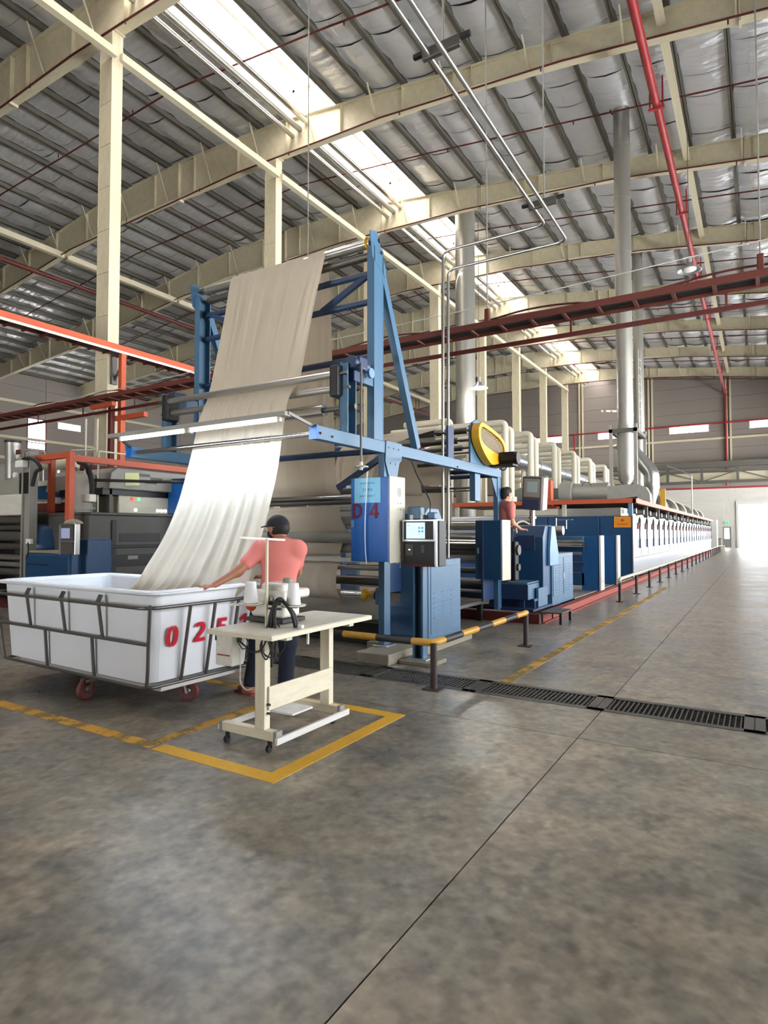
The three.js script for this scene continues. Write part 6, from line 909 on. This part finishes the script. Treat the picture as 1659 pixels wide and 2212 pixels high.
{
  // worker at the trolley, seen from behind, head turned towards the cloth
  const D = 5.72, c0 = atD(600, 1300, D), O = V3(c0.x, 0, c0.z);
  const P = (r, f, y) => O.clone().addScaledVector(RGT, r).addScaledVector(FWD, f).setY(y);
  const p = thing('person', 'worker in coral polo shirt, jeans and black cap leaning on the white trolley', 'person');
  const hipL = P(-0.085, 0.02, 0.90), hipR = P(0.085, 0.0, 0.90), kneeL = P(-0.19, 0.06, 0.49), kneeR = P(0.10, -0.02, 0.49), ankL = P(-0.25, 0.02, 0.09), ankR = P(0.08, -0.03, 0.09);
  const pel = P(0, 0.0, 0.97), chest = P(0.02, 0.03, 1.22), neckB = P(0.025, 0.05, 1.42), head = P(-0.02, 0.10, 1.565);
  const shL = P(-0.17, 0.05, 1.345), shR = P(0.175, 0.03, 1.345), elL = P(-0.345, -0.13, 1.15), wrL = P(-0.515, -0.30, 1.035), elR = P(0.14, 0.26, 1.12), wrR = P(-0.16, 0.44, 1.06);
  const palL = P(-0.575, -0.335, 1.025), palR = P(-0.225, 0.46, 1.055);
  const torso = [[pel, chest, 0.13, 0.15, flat(FWD, 1.35)], [chest, P(0.02, 0.04, 1.31), 0.155, 0.14, flat(FWD, 1.35)], [shL, shR, 0.072, 0.072, null]];
  const hand = (w, pm, dir, side, up) => { const l = [[w, pm, 0.027, 0.034, flat(up, 1.5)]]; for (let k = 0; k < 4; k++) { const s = (k - 1.5) * 0.021, a = pm.clone().addScaledVector(side, s).addScaledVector(dir, 0.025), len = [0.062, 0.072, 0.068, 0.052][k]; const m = a.clone().addScaledVector(dir, len * 0.55).addScaledVector(up, 0.012), e = m.clone().addScaledVector(dir, len * 0.45).addScaledVector(up, -0.026); l.push([a, m, 0.0095, 0.009], [m, e, 0.009, 0.0075]); } const t = pm.clone().addScaledVector(side, 0.034).addScaledVector(dir, -0.015), tm = t.clone().addScaledVector(side, 0.028).addScaledVector(dir, 0.03), te = tm.clone().addScaledVector(dir, 0.028).addScaledVector(up, -0.015); l.push([t, tm, 0.012, 0.0105], [tm, te, 0.0105, 0.008]); return l; };
  const dirL = palL.clone().sub(wrL).setY(-0.01).normalize(), sideL = new THREE.Vector3().crossVectors(UPV, dirL).normalize(), dirR = palR.clone().sub(wrR).setY(0).normalize(), sideR = new THREE.Vector3().crossVectors(dirR, UPV).normalize();
  const LFT = RGT.clone().multiplyScalar(-1);   // the way he looks
  const skullF = LFT.clone().multiplyScalar(0.82).addScaledVector(FWD, 0.57).normalize();
  const armsB = [[shL, elL, 0.052, 0.041], [elL, wrL, 0.040, 0.027], [shR, elR, 0.052, 0.041], [elR, wrR, 0.040, 0.027]];
  const headB = [[head.clone().addScaledVector(skullF, -0.02), head.clone().addScaledVector(skullF, 0.02), 0.092, 0.085], [head.clone().addScaledVector(skullF, 0.035).setY(head.y - 0.07), head.clone().addScaledVector(skullF, 0.05).setY(head.y - 0.085), 0.055, 0.045], [head.clone().addScaledVector(skullF, 0.098).setY(head.y - 0.02), head.clone().addScaledVector(skullF, 0.108).setY(head.y - 0.042), 0.014, 0.016], [neckB, head.clone().addScaledVector(skullF, -0.02).setY(head.y - 0.06), 0.056, 0.052]];
  const legsB = [[hipL, kneeL, 0.085, 0.058], [kneeL, ankL, 0.055, 0.038], [hipR, kneeR, 0.085, 0.058], [kneeR, ankR, 0.055, 0.038]];
  const footB = (a, d) => [[a.clone().setY(0.06), a.clone().addScaledVector(d, 0.06).setY(0.045), 0.038, 0.036], [a.clone().addScaledVector(d, 0.06).setY(0.04), a.clone().addScaledVector(d, 0.17).setY(0.035), 0.036, 0.024], [a.clone().addScaledVector(d, -0.035).setY(0.04), a.clone().setY(0.05), 0.03, 0.034]];
  const fd = LFT.clone().multiplyScalar(0.75).addScaledVector(FWD, 0.66).normalize();
  part('body', [blobs([...torso, ...armsB, ...legsB, [neckB, P(0.02, 0.04, 1.32), 0.055, 0.07], ...footB(ankL, fd), ...footB(ankR, fd)], 0.013, 0.02), blobs(headB, 0.006, 0.012), blobs(hand(wrL, palL, dirL, sideL, UPV), 0.004, 0.005), blobs(hand(wrR, palR, dirR, sideR, UPV), 0.004, 0.005)], M.skin, p);
  const inf = (l, d) => l.map(([a, b, ra, rb, f]) => [a, b, ra + d, rb + d, f]);
  const cut = (a, b, t) => a.clone().lerp(b, t);
  part('polo_shirt', blobs([...inf([[P(0, 0, 0.93), P(0, 0, 1.0), 0.152, 0.14, flat(FWD, 1.3)], ...torso], 0.014), [shL, cut(shL, elL, 0.62), 0.075, 0.066], [shR, cut(shR, elR, 0.62), 0.075, 0.066]], 0.011, 0.02), M.shirt, p, 'coral polo shirt');
  part('collar', [T(new THREE.TorusGeometry(0.072, 0.017, 8, 22).rotateX(Math.PI / 2 - 0.1), neckB.x, neckB.y - 0.012, neckB.z)], M.collar, p);
  part('jeans', blobs([[P(-0.04, 0, 0.9), P(0.04, 0, 0.9), 0.142, 0.142, flat(FWD, 1.2)], [hipL, kneeL, 0.098, 0.076], [kneeL, cut(kneeL, ankL, 0.93), 0.074, 0.07], [hipR, kneeR, 0.098, 0.078], [kneeR, cut(kneeR, ankR, 0.93), 0.076, 0.072]], 0.012, 0.022), M.jeans, p, 'dark blue jeans');
  for (const a of [ankL, ankR]) part('sandal', [bar(a.clone().addScaledVector(fd, -0.06).setY(0.008), a.clone().addScaledVector(fd, 0.2).setY(0.008), 0.085, 0.016), T(new THREE.TorusGeometry(0.042, 0.012, 6, 14, Math.PI).rotateY(Math.atan2(fd.x, fd.z)), a.x + fd.x * 0.1, 0.02, a.z + fd.z * 0.1)], M.sandal, p, 'red-brown sandal');
  // cap
  const hq = new THREE.Quaternion().setFromRotationMatrix(new THREE.Matrix4().makeBasis(new THREE.Vector3().crossVectors(UPV, skullF).normalize(), UPV, skullF));
  const capG = new THREE.SphereGeometry(0.106, 26, 14, 0, Math.PI * 2, 0, Math.PI * 0.54).scale(0.95, 0.98, 1.1); capG.applyQuaternion(hq); part('cap', [T(capG, head.x, head.y + 0.005, head.z)], M.cap, p, 'black baseball cap');
  const br = grid(14, 4, (u, v) => { const a = (u - 0.5) * 2.0; const r = 0.1 + v * 0.075 * Math.cos(a * 0.75); return V3(Math.sin(a) * r * 0.92, 0.018 - v * 0.018 - Math.abs(Math.sin(a)) * 0.012, Math.cos(a) * r * 1.05); }); br.applyQuaternion(hq); const br2 = br.clone().translate(0, -0.007, 0); part('cap_brim', [T(br, head.x, head.y, head.z), T(br2, head.x, head.y, head.z)], M.cap, p);
  const hairG = new THREE.SphereGeometry(0.099, 22, 12).scale(0.93, 0.9, 1.02); hairG.applyQuaternion(hq); part('hair', T(hairG, head.x - skullF.x * 0.022, head.y - 0.018, head.z - skullF.z * 0.022), M.hair, p);
  const earAt = head.clone().add(new THREE.Vector3().crossVectors(skullF, UPV).multiplyScalar(-0.094)).setY(head.y - 0.03); const ear = new THREE.SphereGeometry(0.03, 12, 10).scale(0.35, 1, 0.7); ear.applyQuaternion(hq); part('ear', T(ear, earAt.x, earAt.y, earAt.z), M.skin, p);
  const earR = head.clone().add(new THREE.Vector3().crossVectors(skullF, UPV).multiplyScalar(0.094)).setY(head.y - 0.03); const ear2 = new THREE.SphereGeometry(0.03, 12, 10).scale(0.35, 1, 0.7); ear2.applyQuaternion(hq); part('ear', T(ear2, earR.x, earR.y, earR.z), M.skin, p);
  const mk = new THREE.SphereGeometry(0.068, 18, 12, 0, Math.PI * 2, 0, Math.PI).scale(0.95, 0.85, 0.75); mk.applyQuaternion(hq); part('face_mask', T(mk, head.x + skullF.x * 0.06, head.y - 0.075, head.z + skullF.z * 0.06), std('#27282c', 0.9), p, 'dark face mask');
  const eyeS = new THREE.Vector3().crossVectors(skullF, UPV); for (const s of [-1, 1]) { const e = head.clone().addScaledVector(skullF, 0.088).addScaledVector(eyeS, s * 0.032).setY(head.y + 0.0); part('eye', T(new THREE.SphereGeometry(0.011, 10, 8), e.x, e.y, e.z), M.hair, p); }
}
{
  // second worker on the desk platform, facing along the aisle
  const D = 10.9, c0 = atD(1090, 1100, D), O = V3(c0.x, 0, c0.z), B = 0.64, h = 1.66;
  const F = RGT.clone().multiplyScalar(0.9).addScaledVector(FWD, 0.43).normalize(), S = new THREE.Vector3().crossVectors(F, UPV).normalize();   // facing image right
  const P = (r, f, y) => O.clone().addScaledVector(S, r).addScaledVector(F, f).setY(B + y);
  const p = thing('person', 'worker in coral shirt and white face mask standing on the desk platform', 'person');
  const hipL = P(-0.085, 0, 0.88), hipR = P(0.085, 0, 0.88), kL = P(-0.09, 0.02, 0.48), kR = P(0.09, 0.02, 0.48), aL = P(-0.09, -0.01, 0.09), aR = P(0.09, -0.01, 0.09), pel = P(0, 0, 0.95), ch = P(0, -0.01, 1.2), nb = P(0, -0.005, 1.39), hd = P(0, 0.03, 1.55), sL = P(-0.18, -0.01, 1.32), sR = P(0.18, -0.01, 1.32), eL = P(-0.215, 0.0, 1.04), eR = P(0.215, 0.0, 1.04), wL = P(-0.19, 0.2, 0.93), wR = P(0.19, 0.2, 0.93);
  const torso = [[pel, ch, 0.125, 0.145, flat(F, 1.35)], [ch, P(0, 0, 1.29), 0.15, 0.13, flat(F, 1.35)], [sL, sR, 0.068, 0.068]];
  const headB = [[hd.clone().addScaledVector(F, -0.02), hd.clone().addScaledVector(F, 0.02), 0.09, 0.083], [hd.clone().addScaledVector(F, 0.035).setY(hd.y - 0.07), hd.clone().addScaledVector(F, 0.05).setY(hd.y - 0.085), 0.053, 0.045], [hd.clone().addScaledVector(F, 0.098).setY(hd.y - 0.02), hd.clone().addScaledVector(F, 0.106).setY(hd.y - 0.04), 0.014, 0.016], [nb, hd.clone().setY(hd.y - 0.06), 0.052, 0.05]];
  const hands = []; for (const [w, s] of [[wL, -1], [wR, 1]]) { const pm = w.clone().addScaledVector(F, 0.06).setY(w.y - 0.01), l = [[w, pm, 0.026, 0.032, flat(UPV, 1.5)]]; for (let k = 0; k < 4; k++) { const a = pm.clone().addScaledVector(S, (k - 1.5) * 0.02).addScaledVector(F, 0.025), len = [0.055, 0.07, 0.066, 0.05][k], m = a.clone().addScaledVector(F, len * 0.5), e = m.clone().addScaledVector(F, len * 0.4).setY(m.y - 0.025); l.push([a, m, 0.009, 0.0085], [m, e, 0.0085, 0.007]); } const t = pm.clone().addScaledVector(S, -s * 0.03), te = t.clone().addScaledVector(S, -s * 0.02).addScaledVector(F, 0.05); l.push([t, te, 0.012, 0.009]); hands.push(blobs(l, 0.005, 0.005)); }
  const foot = (a) => [[a.clone().setY(B + 0.06), a.clone().addScaledVector(F, 0.06).setY(B + 0.045), 0.04, 0.038], [a.clone().addScaledVector(F, 0.06).setY(B + 0.042), a.clone().addScaledVector(F, 0.17).setY(B + 0.035), 0.038, 0.028]];
  part('body', [blobs([...torso, [sL, eL, 0.05, 0.04], [eL, wL, 0.038, 0.026], [sR, eR, 0.05, 0.04], [eR, wR, 0.038, 0.026], [hipL, kL, 0.085, 0.058], [kL, aL, 0.055, 0.038], [hipR, kR, 0.085, 0.058], [kR, aR, 0.055, 0.038], [nb, P(0, 0, 1.3), 0.052, 0.065], ...foot(aL), ...foot(aR)], 0.014, 0.02), blobs(headB, 0.007, 0.012), ...hands], std('#c08a6c', 0.55), p);
  const inf = (l, d) => l.map(([a, b, ra, rb, f]) => [a, b, ra + d, rb + d, f]), cut = (a, b, t) => a.clone().lerp(b, t);
  part('shirt', blobs([...inf([[P(0, 0, 0.9), P(0, 0, 0.98), 0.145, 0.132, flat(F, 1.3)], ...torso], 0.014), [sL, cut(sL, eL, 0.6), 0.073, 0.064], [sR, cut(sR, eR, 0.6), 0.073, 0.064]], 0.013, 0.02), M.shirt, p, 'coral short-sleeved shirt');
  part('trousers', blobs([[P(-0.04, 0, 0.88), P(0.04, 0, 0.88), 0.135, 0.135, flat(F, 1.2)], [hipL, kL, 0.096, 0.074], [kL, cut(kL, aL, 0.95), 0.072, 0.066], [hipR, kR, 0.096, 0.074], [kR, cut(kR, aR, 0.95), 0.072, 0.066]], 0.014, 0.02), M.jeans, p);
  part('hair', blobs([[hd.clone().addScaledVector(F, -0.035).setY(hd.y + 0.03), hd.clone().addScaledVector(F, 0.03).setY(hd.y + 0.055), 0.092, 0.078], [hd.clone().addScaledVector(F, -0.05).setY(hd.y - 0.03), hd.clone().addScaledVector(F, -0.03).setY(hd.y), 0.07, 0.085]], 0.008, 0.02), M.hair, p, 'short black hair');
  part('face_mask', blobs([[hd.clone().addScaledVector(F, 0.065).setY(hd.y - 0.055), hd.clone().addScaledVector(F, 0.06).setY(hd.y - 0.09), 0.05, 0.045]], 0.006, 0.01), M.mask, p, 'white face mask');
  for (const s of [-1, 1]) { const e = hd.clone().addScaledVector(S, s * 0.09).setY(hd.y - 0.02); part('ear', T(new THREE.SphereGeometry(0.026, 10, 8).scale(0.6, 1.1, 0.8), e.x, e.y, e.z), std('#c08a6c', 0.55), p); const y = hd.clone().addScaledVector(F, 0.086).addScaledVector(S, s * 0.03).setY(hd.y + 0.002); part('eye', T(new THREE.SphereGeometry(0.01, 8, 6), y.x, y.y, y.z), M.hair, p); }
}
renderer.render(scene, camera);
